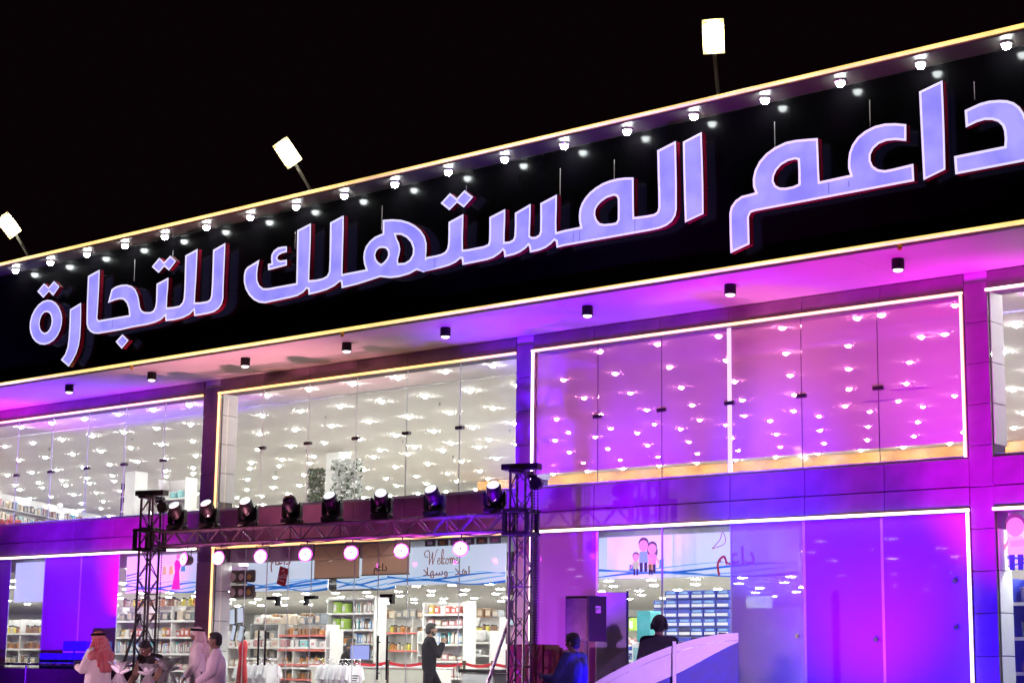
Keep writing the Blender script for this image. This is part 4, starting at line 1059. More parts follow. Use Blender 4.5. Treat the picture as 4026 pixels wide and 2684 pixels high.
# stacked blue cartons behind the right display window
ca = MB().box(-0.145, 0.145, -0.2, 0.2, 0, 0.165, bev=0.008).mesh('body')
cb = MB().box(-0.125, 0.125, -0.205, -0.2005, 0.03, 0.085).mesh('band')
cc = MB().box(-0.10, 0.10, -0.205, -0.2005, 0.105, 0.145).mesh('print')
for col in range(9):
    H = (8, 8, 11, 13, 14, 14, 14, 14, 14)[col]
    for row in range(H):
        t = thing('carton', 'blue and white carton, ' + nth(row) + ' layer up, ' + nth(col) + ' column from left, behind right window', 'carton', (-22.25 + col * 0.30, 5.2 + random.uniform(-0.02, 0.02), row * 0.178), random.uniform(-0.03, 0.03), 'blue cartons stacked behind the right window')
        o = ob('body', ca, 'royal', t)
        if random.random() < 0.12: o.material_slots[0].link = 'OBJECT'; o.material_slots[0].material = M['navy']
        ob('band', cb, 'paper', t)
        if random.random() < 0.7: ob('print', cc, 'ink_sky', t)
# blue cartons before the left display window
ca2 = MB().box(-0.20, 0.20, -0.18, 0.18, 0, 0.255, bev=0.008).mesh('body')
cb2 = MB().box(-0.17, 0.17, -0.186, -0.1805, 0.015, 0.035).mesh('band')
for col in range(5):
    for row in range((5, 5, 6, 6, 6)[col]):
        t = thing('blue_crate', 'blue crate, ' + nth(row) + ' layer up, ' + nth(col) + ' stack from left, behind the railing', 'crate', (-33.55 + col * 0.415, -0.5, -0.149 + row * 0.26), random.uniform(-0.03, 0.03), 'blue crates stacked behind the railing')
        ob('body', ca2, 'royal', t); ob('band', cb2, 'paper', t)

# ------------------------------------------------------------------ banners behind the glass
def banner(x0, x1, z0, z1, y, label, swoosh=True):
    t = thing('banner', label, 'banner', (x0, y, z0))
    w, h = x1 - x0, z1 - z0
    m = MB(); m.box(0, w, 0, 0.02, 0, h); ob('board', m, 'glow_sheet', t)
    if swoosh:
        for k, (a, b2, mm) in enumerate(((0.02, 0.035, 'lit_ink_blue'), (0.075, 0.02, 'lit_ink_sky'), (0.12, 0.028, 'lit_ink_blue'), (0.165, 0.015, 'lit_ink_sky'))):
            n = 14
            lo = [(w * i / n, a + 0.05 * math.sin(i * 0.42 + k * 1.3)) for i in range(n + 1)]
            hi = [(x, z + b2 * (0.4 + 0.9 * abs(math.sin(i * 0.33 + k)))) for i, (x, z) in enumerate(lo)]
            m = MB(); m.prism(lo + hi[::-1], -0.002 - 0.0012 * k, -0.0005 - 0.0012 * k)
            ob('swoosh', m, mm, t)
    return t
def flat(t, pts, mm, name='print', y=-0.006):
    m = MB(); m.prism(pts, y - 0.002, y); return ob(name, m, mm, t)
def disc(t, x, z, r, mm, name='print', y=-0.008, sx=1.0, sz=1.0):
    return flat(t, [(x + r * sx * math.cos(a * math.pi / 8), z + r * sz * math.sin(a * math.pi / 8)) for a in range(16)], mm, name, y)

wb = banner(-24.20, -21.25, 2.45, 3.14, 0.30, 'white welcome banner with blue swooshes behind the entrance glass')
m = MB()
def stroke(m, pts, r, y=-0.008):
    # calligraphic stroke: smooth the points, then sweep a thin tube
    P = [V((x, y, z)) for x, z in pts]
    out = []
    for i in range(len(P) - 1):
        p0, p1, p2, p3 = P[max(i - 1, 0)], P[i], P[i + 1], P[min(i + 2, len(P) - 1)]
        for k in range(5):
            s = k / 5
            out.append(0.5 * ((2 * p1) + (p2 - p0) * s + (2 * p0 - 5 * p1 + 4 * p2 - p3) * s * s + (3 * p1 - p0 - 3 * p2 + p3) * s ** 3))
    out.append(P[-1])
    m.tube(out, r, 6)
W = lambda pts, dx, dz=0.36, s=0.30: [(dx + x * s, dz + z * s) for x, z in pts]
ox = 1.02
stroke(m, W([(0.10, 0.45), (-0.12, 0.52), (-0.18, 0.72), (0.02, 0.86), (0.22, 0.80), (0.24, 0.5), (0.22, 0.0)], ox), 0.009)          # W
stroke(m, W([(0.22, 0.0), (0.40, 0.45), (0.52, 0.78)], ox), 0.006)
stroke(m, W([(0.52, 0.78), (0.50, 0.4), (0.52, 0.0)], ox), 0.009)
stroke(m, W([(0.52, 0.0), (0.72, 0.5), (0.86, 0.88), (0.98, 0.86)], ox), 0.006)
for kx, letter in ((0.86, 'e'), (1.14, 'l'), (1.30, 'c'), (1.56, 'o'), (1.86, 'm'), (2.36, 'e')):
    q = {'e': [(0.0, 0.18), (0.16, 0.24), (0.17, 0.36), (0.06, 0.36), (0.0, 0.18), (0.05, 0.02), (0.18, 0.04), (0.28, 0.16)],
         'l': [(0.0, 0.16), (0.16, 0.50), (0.18, 0.86), (0.10, 0.88), (0.04, 0.5), (0.06, 0.04), (0.16, 0.05), (0.22, 0.14)],
         'c': [(0.18, 0.30), (0.10, 0.38), (0.0, 0.24), (0.02, 0.06), (0.14, 0.02), (0.26, 0.12)],
         'o': [(0.10, 0.36), (0.0, 0.22), (0.04, 0.03), (0.16, 0.04), (0.20, 0.24), (0.10, 0.36), (0.20, 0.30), (0.30, 0.32)],
         'm': [(0.0, 0.30), (0.06, 0.36), (0.04, 0.0), (0.10, 0.28), (0.20, 0.36), (0.20, 0.0), (0.27, 0.28), (0.37, 0.36), (0.38, 0.06), (0.48, 0.10)]}[letter]
    stroke(m, W(q, ox + kx * 0.30 + 0.02), 0.0075)
ob('lettering', m, 'lit_ink_brown', wb)
text('\ufefc\ufeec\ufeb3\ufeed  \ufefc\ufeeb\ufe8d', 0.22, 'lettering', 'lit_ink_brown', wb, (1.52, -0.008, 0.225), sx=1.25)
bb = banner(-28.55, -26.15, 2.42, 3.20, 0.62, 'white banner with broad blue swooshes left behind the entrance glass')
text('\ufee2\ufecb\ufe8d\ufea9', 0.34, 'lettering', 'lit_ink_brown', bb, (1.02, -0.012, 0.62))
for z0, z1, mm in ((0.02, 0.09, 'lit_ink_blue'), (0.12, 0.17, 'lit_ink_sky')):
    flat(bb, [(0.6, z0), (1.6, z0 + 0.05), (2.38, z0 + 0.1), (2.38, z1 + 0.08), (1.5, z1 + 0.02), (0.7, z1 - 0.03)], mm, 'swoosh', -0.012)
bl = banner(-25.9, -24.3, 2.42, 3.20, 0.62, 'white banner board behind the brown paper blinds')
t = thing('red_tag', 'tilted red card with white lettering hanging behind the entrance', 'hanging card', (-27.05, 0.28, 2.86), rot=(0, R(14), 0))
m = MB(); m.box(-0.135, 0.135, -0.004, 0.004, -0.36, 0, bev=0.002); ob('card', m, 'red_card', t)
text('\ufee2\ufecb\ufe8d\ufea9', 0.15, 'lettering', 'paper', t, (0, -0.006, -0.17), rot=(R(90), R(-12), 0))
m = MB(); m.prism([(-0.06, -0.10), (-0.02, -0.05), (0.03, -0.03), (0.0, -0.08)], -0.007, -0.0045); m.box(-0.07, 0.07, -0.007, -0.0045, -0.275, -0.26); ob('print', m, 'paper', t)
m = MB(); m.tube([(0, 0, 0), (0, 0, 0.36)], 0.003, 5); ob('string', m, 'steel', t)
for x0, x1, z0, lab in ((-26.12, -24.88, 2.62, 'plain brown paper blind behind the entrance glass'), (-24.80, -23.56, 2.66, 'brown paper blind with faint lettering under magenta light')):
    t = thing('paper_blind', lab, 'blind', (x0, 0.22, z0))
    m = MB(); m.box(0, x1 - x0, 0, 0.008, 0, 3.24 - z0); ob('sheet', m, 'blind', t)
    m = MB(); m.box(-0.01, x1 - x0 + 0.01, -0.008, 0.016, -0.018, 0.0); ob('rail', m, 'ink_brown' if x0 > -25 else 'wicker', t)
    m = MB()
    for a, c in (((0.25, 0.55), (0.5, 0.36)), ((0.5, 0.36), (0.75, 0.55)), ((0.1, 0.33), (1.0, 0.36))): m.tube([(a[0], -0.003, a[1]), (c[0], -0.003, c[1])], 0.006, 5)
    ob('crease', m, 'cream', t)
    if x0 > -25: text('\ufee2\ufecb\ufe8d\ufea9', 0.2, 'lettering', 'wicker', t, (0.5, -0.006, 0.12))
cbn = banner(-19.22, -15.2, 2.46, 3.16, 0.30, 'white banner with a cartoon family behind the right window')
def cartoon(t, x, z, s, skin, top, legs, hair, name='print', long=False):
    disc(t, x, z + 0.47 * s, 0.105 * s, skin, name, -0.010)
    disc(t, x, z + 0.52 * s, 0.115 * s, hair, name, -0.008, sz=0.9)
    if long: disc(t, x, z + 0.42 * s, 0.13 * s, hair, name, -0.007, sz=1.1)
    flat(t, [(x - 0.10 * s, z + 0.17 * s), (x + 0.10 * s, z + 0.17 * s), (x + 0.085 * s, z + 0.37 * s), (x - 0.085 * s, z + 0.37 * s)], top, name, -0.0095)
    for d in (-0.05, 0.05):
        flat(t, [(x + (d - 0.03) * s, z), (x + (d + 0.03) * s, z), (x + (d + 0.035) * s, z + 0.17 * s), (x + (d - 0.035) * s, z + 0.17 * s)], legs, name, -0.0095)
        flat(t, [(x + 3.4 * d * s, z + 0.16 * s), (x + 3.9 * d * s, z + 0.18 * s), (x + 1.6 * d * s, z + 0.36 * s), (x + 1.4 * d * s, z + 0.32 * s)], skin, name, -0.0092)
cartoon(cbn, 1.02, 0.10, 0.92, 'lit_skin_print', 'lit_ink_sky', 'lit_ink_black', 'lit_wicker')
cartoon(cbn, 1.20, 0.08, 0.84, 'lit_skin_print', 'lit_pale_pink', 'lit_ink_black', 'lit_wicker', long=True)
cartoon(cbn, 0.86, 0.05, 0.62, 'lit_skin_print', 'lit_lime', 'lit_ink_black', 'lit_wicker')
cartoon(cbn, 1.17, 0.05, 0.50, 'lit_skin_print', 'lit_mustard', 'lit_ink_black', 'lit_wicker')
flat(cbn, [(0.72, 0.13), (0.82, 0.12), (0.83, 0.22), (0.73, 0.23)], 'lit_ink_blue'); flat(cbn, [(1.34, 0.16), (1.43, 0.16), (1.43, 0.30), (1.35, 0.30)], 'lit_teal')
text('\ufee2\ufecb\ufe8d\ufea9', 0.42, 'lettering', 'lit_ink_red', cbn, (2.86, -0.010, 0.30), depth=0.006)
m = MB(); stroke(m, [(2.40, 0.44), (2.55, 0.58), (2.60, 0.70), (2.66, 0.60), (2.62, 0.50), (2.40, 0.44)], 0.006); ob('sail', m, 'lit_ink_red', cbn)
abn = banner(-32.15, -29.5, 2.44, 3.22, 0.30, 'white banner with a pink lady carrying shopping bags on the left')
px = 1.74
flat(abn, [(px - 0.16, 0.05), (px + 0.12, 0.05), (px + 0.07, 0.42), (px + 0.13, 0.60), (px - 0.04, 0.68), (px - 0.10, 0.60), (px - 0.07, 0.42)], 'lit_pink')
disc(abn, px + 0.02, 0.735, 0.06, 'lit_pale_pink')
for bx, mm in ((-0.42, 'lit_lime'), (-0.20, 'lit_lemon'), (0.20, 'lit_teal')):
    flat(abn, [(px + bx - 0.07, 0.36 if bx < 0.1 else 0.42), (px + bx + 0.07, 0.36 if bx < 0.1 else 0.42), (px + bx + 0.055, 0.54 if bx < 0.1 else 0.58), (px + bx - 0.055, 0.54 if bx < 0.1 else 0.58)], mm, 'print', -0.011)
for k in range(4):
    flat(abn, [(0.04, 0.30 + k * 0.06 - 0.13), (0.55, 0.34 + k * 0.07 - 0.13), (0.62, 0.37 + k * 0.07 - 0.13), (0.03, 0.33 + k * 0.06 - 0.13)], 'lit_ink_blue' if k % 2 else 'lit_ink_sky', 'swoosh', -0.011)
al = banner(-36.3, -34.85, 2.30, 3.2, 0.30, 'plain white banner with a red logo edge far left', swoosh=False)
text('\ufee2', 0.5, 'lettering', 'lit_ink_brown', al, (1.42, -0.010, 0.40))
dbn = banner(-11.72, -9.8, 2.46, 3.14, 0.30, 'white banner with a cartoon boy holding boxes in the rightmost window')
cartoon(dbn, 0.14, -0.03, 1.3, 'lit_skin_print', 'lit_cream', 'lit_navy', 'lit_wicker')
flat(dbn, [(0.06, 0.30), (0.34, 0.31), (0.34, 0.40), (0.06, 0.39)], 'lit_beige_goods', 'print', -0.013); flat(dbn, [(0.02, 0.20), (0.32, 0.20), (0.32, 0.295), (0.02, 0.295)], 'lit_cream', 'print', -0.013)
flat(dbn, [(0.30, 0.0), (0.42, 0.0), (0.42, 0.16), (0.30, 0.16)], 'lit_price_red'); flat(dbn, [(0.43, 0.0), (0.6, 0.0), (0.6, 0.16), (0.43, 0.16)], 'lit_teal')
# framed pictures and goods on top of the bulkhead, behind the banner
for k in range(6):
    t = thing('small_picture', 'small dark framed picture above the welcome banner, ' + nth(k) + ' from the left', 'picture', (-23.28 + k * 0.32, 0.34, 3.15), group='small pictures above the welcome banner')
    m = MB(); m.box(0, 0.26, 0, 0.02, 0.0, 0.115, bev=0.004); ob('frame', m, ('dark', 'wicker', 'slate_goods')[k % 3], t)
    m = MB(); m.box(0.07, 0.19, -0.006, -0.001, 0.03, 0.09); ob('picture', m, ('paper', 'mustard', 'rose_goods')[k % 3], t)
# air curtain above the doors
t = thing('air_curtain', 'long black cylinder air curtain hung on rods above the entrance doors', 'air curtain', (-26.28, 1.6, 2.57))
m = MB(); m.lathe([(0.09, -0.80), (0.13, -0.78), (0.13, 0.76), (0.125, 0.78)], 18, axis='X'); ob('housing', m, 'black_metal', t)
m = MB(); m.lathe([(0.124, 0.781), (0.128, 0.80), (0.10, 0.88), (0.03, 0.90)], 18, axis='X'); ob('end_cap', m, 'trim_white', t)
for x in (-0.5, 0.02, 0.5):
    m = MB(); m.tube([(x, 0, 0.128), (x, 0, 0.425)], 0.012, 6); ob('rod', m, 'black_metal', t)
# ------------------------------------------------------------------ furniture of the entrance hall
t = thing('cash_desk', 'long cash desk with pale green front and grey inset', 'cash desk', (-31.5, 5.2, 0))
m = MB(); m.box(0, 3.9, -0.05, 0.65, 0.92, 0.96, bev=0.008); ob('worktop', m, 'trim_white', t)
for x0, x1, mm in ((0.02, 0.8, 'counter'), (0.81, 1.25, 'grey_panel'), (1.26, 2.3, 'counter'), (2.31, 3.1, 'counter'), (3.11, 3.88, 'counter')):
    m = MB(); m.box(x0, x1, 0.0, 0.05, 0.05, 0.915, bev=0.006); ob('front_panel', m, mm, t)
m = MB(); m.box(0.02, 3.88, 0.05, 0.6, 0.03, 0.9); ob('body', m, 'shelf_white', t)
t = thing('monitor', 'computer monitor with a pale blue screen on the cash desk', 'monitor', (-30.20, 5.5, 0.961), R(14))
m = MB(); m.box(-0.27, 0.27, 0, 0.03, 0.12, 0.48, bev=0.006); b_ = ob('bezel', m, 'black_metal', t)
m = MB(); m.box(-0.25, 0.25, -0.004, -0.0005, 0.14, 0.46); ob('screen', m, 'screen', b_)
m = MB(); m.box(-0.03, 0.03, 0.01, 0.04, 0.0, 0.14); m.box(-0.11, 0.11, -0.06, 0.12, 0.0, 0.012); ob('stand', m, 'black_metal', t)
t = thing('keyboard', 'black keyboard and scanner lying right of the monitor', 'keyboard', (-29.7, 5.45, 0.961), R(14))
m = MB(); m.box(-0.2, 0.2, -0.07, 0.07, 0, 0.02, bev=0.005); ob('tray', m, 'black_metal', t)
m = MB()
for r_ in range(4):
    for c_ in range(12): m.box(-0.185 + c_ * 0.031, -0.159 + c_ * 0.031, -0.06 + r_ * 0.031, -0.034 + r_ * 0.031, 0.0205, 0.028)
ob('keys', m, 'dark', t)
t = thing('menu_screen', 'wide teal screen on the far wall of the entrance hall', 'screen', (-33.4, 14.2, 1.95))
m = MB(); m.box(0, 1.75, 0, 0.06, 0, 0.44, bev=0.01); ob('bezel', m, 'black_metal', t)
m = MB(); m.box(0.03, 1.72, -0.006, -0.001, 0.12, 0.41); ob('screen', m, 'fridge_screen', t)
m = MB()
for k in range(5): m.box(0.08 + k * 0.33, 0.33 + k * 0.33, -0.009, -0.0065, 0.03, 0.11)
ob('caption', m, 'screen', t)
m = MB(); m.tube([(0.4, 0.03, 0.44), (0.4, 0.03, 1.04)], 0.02, 6).tube([(1.35, 0.03, 0.44), (1.35, 0.03, 1.04)], 0.02, 6); ob('hanger', m, 'steel', t)
# queue posts with red belts
QX = [-29.3, -28.2, -27.1, -25.95, -25.15, -24.1, -23.2]
for i, x in enumerate(QX):
    t = thing('queue_post', 'brown queue post with red belt inside the entrance, ' + nth(i) + ' from the left', 'queue post', (x, 4.4, 0), group='queue posts inside the entrance')
    m = MB(); m.lathe([(0.16, 0.0), (0.16, 0.02), (0.05, 0.05), (0.03, 0.06), (0.03, 1.0), (0.045, 1.01), (0.045, 1.09), (0.03, 1.10)], 14); ob('post', m, 'wicker', t)
    if i < len(QX) - 1:
        w = QX[i + 1] - x
        b2 = MB(); n = 8
        lo = [(0.05 + (w - 0.1) * k / n, 1.00 - 0.05 * math.sin(math.pi * k / n)) for k in range(n + 1)]
        b2.prism(lo + [(a, z + 0.06) for a, z in lo[::-1]], -0.003, 0.003); ob('belt', b2, 'red_card', t)
# clothes racks with white shirts
def garment(t, x, m_, w=0.40, h=0.62, rz=0.0, prints=True):
    g = MB()
    g.prism([(-w * 0.20, 0), (-w * 0.5, -0.07), (-w * 0.62, -0.30), (-w * 0.46, -0.33), (-w * 0.40, -0.16), (-w * 0.42, -h), (w * 0.42, -h), (w * 0.40, -0.16), (w * 0.46, -0.33), (w * 0.62, -0.30), (w * 0.5, -0.07), (w * 0.20, 0), (0, -0.05)], -0.035, 0.035)
    o = ob('shirt', g, m_, t, loc=(x, 0, 0.98), rz=rz)
    h_ = MB(); h_.tube([(-w * 0.3, 0, 0.0), (0, 0, 0.05), (0, 0, 0.09), (0.015, 0, 0.12)], 0.006, 5).tube([(w * 0.3, 0, 0.0), (0, 0, 0.05)], 0.006, 5)
    ob('hanger', h_, 'steel', o)
    if prints:
        p = MB()
        for k in range(4): p.box(-0.09 + 0.02 * (k % 2), 0.09 - 0.025 * (k % 3), -0.039, -0.0355, -0.24 - k * 0.05, -0.215 - k * 0.05)
        ob('print', p, 'ink_black', o)
def rack(x0, y, n, label, prints):
    t = thing('clothes_rack', label, 'clothes rack', (x0, y, 0), R(20))
    m = MB(); m.tube([(0, 0, 0), (0, 0, 1.09), (0.95, 0, 1.09), (0.95, 0, 0)], 0.016, 8)
    m.tube([(0, -0.22, 0.02), (0, 0.22, 0.02)], 0.016, 6).tube([(0.95, -0.22, 0.02), (0.95, 0.22, 0.02)], 0.016, 6); ob('rail_frame', m, 'steel', t)
    for k in range(n): garment(t, 0.12 + k * 0.70 / max(1, n - 1), 'paper', rz=R(52 + random.uniform(-14, 14)), prints=prints)
rack(-31.0, 2.6, 5, 'rack of plain white shirts behind the short haired man', False)
rack(-28.75, 2.9, 6, 'rack of white printed shirts before the cash desk', True)
t = thing('red_dress', 'red dress on a stand behind the short haired man', 'dress', (-29.62, 1.5, 0))
m = MB(); m.lathe([(0.15, 0.55), (0.12, 0.9), (0.09, 1.1), (0.12, 1.3), (0.10, 1.42), (0.05, 1.46)], 16, sy=0.7); smooth(ob('fabric', m, 'red_card', t))
m = MB(); m.lathe([(0.17, 0), (0.17, 0.02), (0.02, 0.04), (0.02, 0.56)], 12); m.lathe([(0.03, 1.461), (0.05, 1.50), (0.03, 1.56), (0.01, 1.57)], 10); ob('stand', m, 'black_metal', t)
# wall-mounted things behind the jointed pillar
for r_ in range(2):
    t = thing('basket_lamp', ('upper' if r_ else 'lower') + ' row of dark wicker baskets hung behind the pillar', 'wicker basket', (-28.86, 0.62, 2.30 + r_ * 0.31))
    for k, (w, mm) in enumerate(((0.16, 'wicker'), (0.13, 'wicker'), (0.11, 'mustard'))):
        m = MB(); m.lathe([(w * 0.7, 0), (w, 0.04), (w, 0.20), (w * 0.85, 0.25), (w * 0.7, 0.25), (w * 0.7, 0.10)], 16, sy=0.8); ob('basket', m, 'wicker', t, loc=(k * 0.23, 0, 0))
        m = MB(); m.ball((k * 0.23, -w * 0.72, 0.11), w * 0.55, 12, (1, 0.4, 1)); ob('disc', m, 'cream' if mm == 'wicker' else mm, t)
    m = MB(); m.box(-0.2, 0.65, 0.13, 0.15, -0.02, 0.0); ob('shelf_board', m, 'wicker', t)
for k, (x, z, a, w) in enumerate(((-29.0 + 0.02, 1.92, 4, 0.17), (-28.72, 1.95, 4, 0.17), (-28.92, 1.60, -14, 0.10), (-28.68, 1.58, -16, 0.13))):
    t = thing('wall_board', ('upper left white board with a dark edge behind the pillar', 'upper right white board with a dark edge behind the pillar', 'narrow lower white board tilted beside the pillar', 'wide lower white board tilted beside the pillar')[k], 'board', (x, 0.62, z), rot=(0, R(-a), 0))
    m = MB(); m.box(-w / 2 - 0.015, w / 2 + 0.015, 0, 0.03, -0.165, 0.165, bev=0.004); ob('frame', m, 'black_metal', t)
    m = MB(); m.box(-w / 2, w / 2, -0.005, -0.0005, -0.15, 0.15); ob('sheet', m, 'glow_sheet', t)  # plain board; its brightness is put in as glow
for k in range(5):
    t = thing('wall_box', 'dark brown box beside the right truss tower, ' + nth(k) + ' from below', 'box', (-21.10, 0.55, 0.95 + k * 0.43), R(8), group='dark boxes beside the right truss tower')
    m = MB(); m.box(-0.24, 0.12, -0.12, 0.12, 0, 0.33, bev=0.01); ob('body', m, 'wicker', t)
    m = MB()
    for q in range(4): m.box(-0.22 + q * 0.08, -0.18 + q * 0.08, -0.126, -0.1205, 0.03, 0.30)
    ob('slat', m, 'dark', t)
t = thing('round_table', 'black topped table with a white cloth at the right of the entrance', 'table', (-23.4, 2.6, 0))
m = MB(); m.box(-0.75, 0.75, -0.35, 0.35, 0.86, 0.93, bev=0.01); ob('tabletop', m, 'black_metal', t)
m = MB(); m.box(-0.70, 0.10, -0.33, 0.33, 0.02, 0.855, bev=0.03); ob('cloth', m, 'paper', t)
m = MB(); m.box(0.15, 0.70, -0.30, 0.30, 0.0, 0.85, bev=0.01); ob('pedestal', m, 'dark', t)
t = thing('white_cabinet', 'tall pale cabinet with a teal top inside the right window', 'cabinet', (-19.55, 2.2, 0))
m = MB(); m.box(-0.35, 0.65, 0, 0.5, 0, 1.45, bev=0.02); ob('body', m, 'trim_white', t)
m = MB(); m.box(-0.30, 0.05, -0.012, -0.001, 0.1, 1.35); ob('door', m, 'aqua_goods', t)
m = MB(); m.box(0.08, 0.60, -0.012, -0.001, 0.1, 1.35); ob('door', m, 'trim_white', t)
m = MB(); m.box(-0.28, 0.02, 0.05, 0.40, 1.452, 2.0, bev=0.02)
ob('top_box', m, 'teal', t)
t = thing('exit_sign', 'green lit exit sign hanging behind the frosted pane', 'exit sign', (-16.80, 1.6, 1.98))
m = MB(); m.box(-0.26, 0.26, 0, 0.05, 0, 0.22, bev=0.008); ob('case', m, 'trim_white', t)
m = MB(); m.box(-0.245, 0.245, -0.006, -0.001, 0.015, 0.205); ob('face', m, 'exit_green', t)
text('EXIT', 0.13, 'lettering', 'paper', t, (0.06, -0.009, 0.11))
m = MB(); m.tube([(-0.2, 0.025, 0.22), (-0.2, 0.025, 1.02)], 0.008, 5).tube([(0.2, 0.025, 0.22), (0.2, 0.025, 1.02)], 0.008, 5); ob('hanger', m, 'steel', t)

# ------------------------------------------------------------------ upper floor
for x, y, lab in ((-35.57, 9.75, 'white square column with flowers on the upper floor'), (-44.25, 9.65, 'white square column with a dark shelf on the upper floor')):
    t = thing('column', lab, 'column', (x, y, 3.70))
    m = MB(); m.box(-0.24, 0.24, -0.24, 0.24, 0, 2.899, bev=0.01); ob('shaft', m, 'column', t)
    m = MB(); m.box(-0.26, 0.26, -0.26, 0.26, 0, 0.12, bev=0.01); ob('plinth', m, 'column', t)
def hanging_plant(x, y, z, h, label, pale, n=260, seed=1, w=0.36):
    rnd = random.Random(seed)
    t = thing('hanging_plant', label, 'plant', (x, y, z))
    m = MB(); m.tube([(0, 0, 0), (0, 0, -h)], 0.02, 6)
    for k in range(6): m.tube([(0, 0, -h * (k + 0.5) / 6), (0.7 * w * math.cos(k * 2.2), 0.5 * w * math.sin(k * 2.2), -h * (k + 0.3) / 6)], 0.012, 5)
    ob('stem', m, 'leaf', t)
    for nm, mm, cnt in (('leaves', 'leaf', n if not pale else n // 3), ('blossom', 'petal', n if pale else n // 4)):
        b = MB()
        for k in range(cnt):
            tier = rnd.randrange(6)
            a = rnd.uniform(0, 6.283); r = w * math.sqrt(rnd.random()) * (1.0 - 0.1 * (tier % 2))
            c = V((r * math.cos(a), 0.7 * r * math.sin(a), -h * (tier + 0.5 + rnd.uniform(-0.42, 0.42)) / 6))
            d1 = V((rnd.uniform(-1, 1), rnd.uniform(-1, 1), rnd.uniform(-1, 1))).normalized(); d2 = d1.orthogonal().normalized()
            s = rnd.uniform(0.035, 0.075)
            vs = [b.b.verts.new(c + d1 * s), b.b.verts.new(c + d2 * s * 0.6), b.b.verts.new(c - d1 * s), b.b.verts.new(c - d2 * s * 0.6)]
            b.b.faces.new(vs)
        ob(nm, b.mesh(nm, recalc=False), mm, t)
    return t
hanging_plant(-34.75, 9.3, 6.35, 1.9, 'pale blossoming garland tower right of the white column', True, 1500, 3, 0.50)
hanging_plant(-36.15, 9.5, 6.2, 1.1, 'dark green garland left of the white column', False, 700, 5, 0.28)
t = thing('basket_stand', 'brown basket stand with flowers left of the white column', 'basket stand', (-36.2, 9.4, 3.7))
m = MB(); m.box(-0.22, 0.22, -0.15, 0.15, 0.7, 1.25, bev=0.03); ob('basket', m, 'brown_goods', t)
m = MB(); m.tube([(0, 0, 0), (0, 0, 0.7)], 0.04, 8); ob('post', m, 'wicker', t)
shelf_unit('goods_shelf', 'dark shelf of boxes against the white column upstairs', (-44.9, 9.6, 3.70), 0.42, [0.4, 0.85, 1.3, 1.75, 2.2], top=2.6, m='dark', depth=0.35)
stock((-44.9, 9.6, 3.7), 0.42, [1.3, 1.75, 2.2], ['dark_box'] * 3, 'dark upstairs shelf', depth=0.35)
shelf_unit('goods_shelf', 'white upper floor shelf right of the column', (-43.9, 10.2, 3.70), 1.3, [0.6, 1.1, 1.6, 2.1], top=2.7)
stock((-43.9, 10.2, 3.7), 1.3, [1.1, 1.6, 2.1], ['dark_box', 'storage_box', 'aqua'], 'white upstairs shelf')
# slanting wall of goods at the far left upstairs
wa, wb_ = V((-50.4, 6.3, 3.7)), V((-58.8, 19.2, 3.7))
wd = (wb_ - wa); wl = wd.length; wang = math.atan2(wd.y, wd.x)
t = thing('slatted_wall', 'slanting white wall hung with packed goods on the upper floor', 'wall', wa, wang)
m = MB(); m.box(0, wl, 0.1, 0.2, 0, 2.89); ob('panel', m, 'white_paint', t)
for z in (1.25, 1.62, 1.99, 2.36):
    m = MB(); m.box(0, wl, -0.22, 0.0999, z - 0.03, z); ob('shelf_board', m, 'shelf_white', t)
for row, (z, ks) in enumerate(((2.36, ('book', 'dark_box')), (1.99, ('dark_box', 'brown_jar', 'storage_box')), (1.62, ('storage_box', 'book', 'dark_box')), (1.25, ('dark_box', 'storage_box')))):
    u = 0.3
    n = 0
    while u < wl - 0.4:
        k = random.choice(ks)
        if k not in GOODS: GOODS[k] = make_goods(k)
        p = wa + wd.normalized() * u + V((-math.sin(wang), math.cos(wang), 0)) * -0.05
        put(k, (p.x, p.y, 3.7 + z), wang, nth(n) + ' from the near end, ' + ('top', 'second', 'third', 'lowest')[row] + ' shelf, slanting wall upstairs', plural(GOODS[k][0].replace('_', ' ')) + ' on the slanting wall upstairs')
        n += 1
        u += max(GOODS[k][2], 0.16) * random.uniform(1.0, 1.2)
t = thing('flower_tray', 'low red flower tray under the slanting wall of goods', 'flowers', (-45.6, 5.4, 3.7))
m = MB(); m.box(-1.7, 1.7, -0.25, 0.25, 0.2, 1.0, bev=0.02); ob('tray', m, 'shelf_white', t)
b = MB()
for k in range(220): b.ball((random.uniform(-1.6, 1.6), random.uniform(-0.2, 0.2), 1.0 + random.uniform(0, 0.16)), random.uniform(0.03, 0.06), 6)
ob('blossom', b, 'price_red', t)
# ceiling vents upstairs
for x, y in ((-47.2, 14.6), (-17.6, 8.4), (-18.9, 9.5)):
    t = thing('ceiling_vent', 'dark slotted ceiling vent upstairs near x %s' % '', 'vent', (x, y, 6.6))
    t['label'] = {-47.2: 'dark slotted ceiling vent behind the middle upper window', -17.6: 'slotted ceiling vent behind the right upper window', -18.9: 'grey ceiling vent at the far right window'}[x]
    m = MB(); m.box(-0.45, 0.45, -0.16, 0.16, -0.02, -0.001, bev=0.004); ob('frame', m, 'trim_white', t)
    m = MB()
    for k in range(5): m.box(-0.38, 0.38, -0.12 + k * 0.05, -0.085 + k * 0.05, -0.026, -0.0205)
    ob('slat', m, 'dark', t)

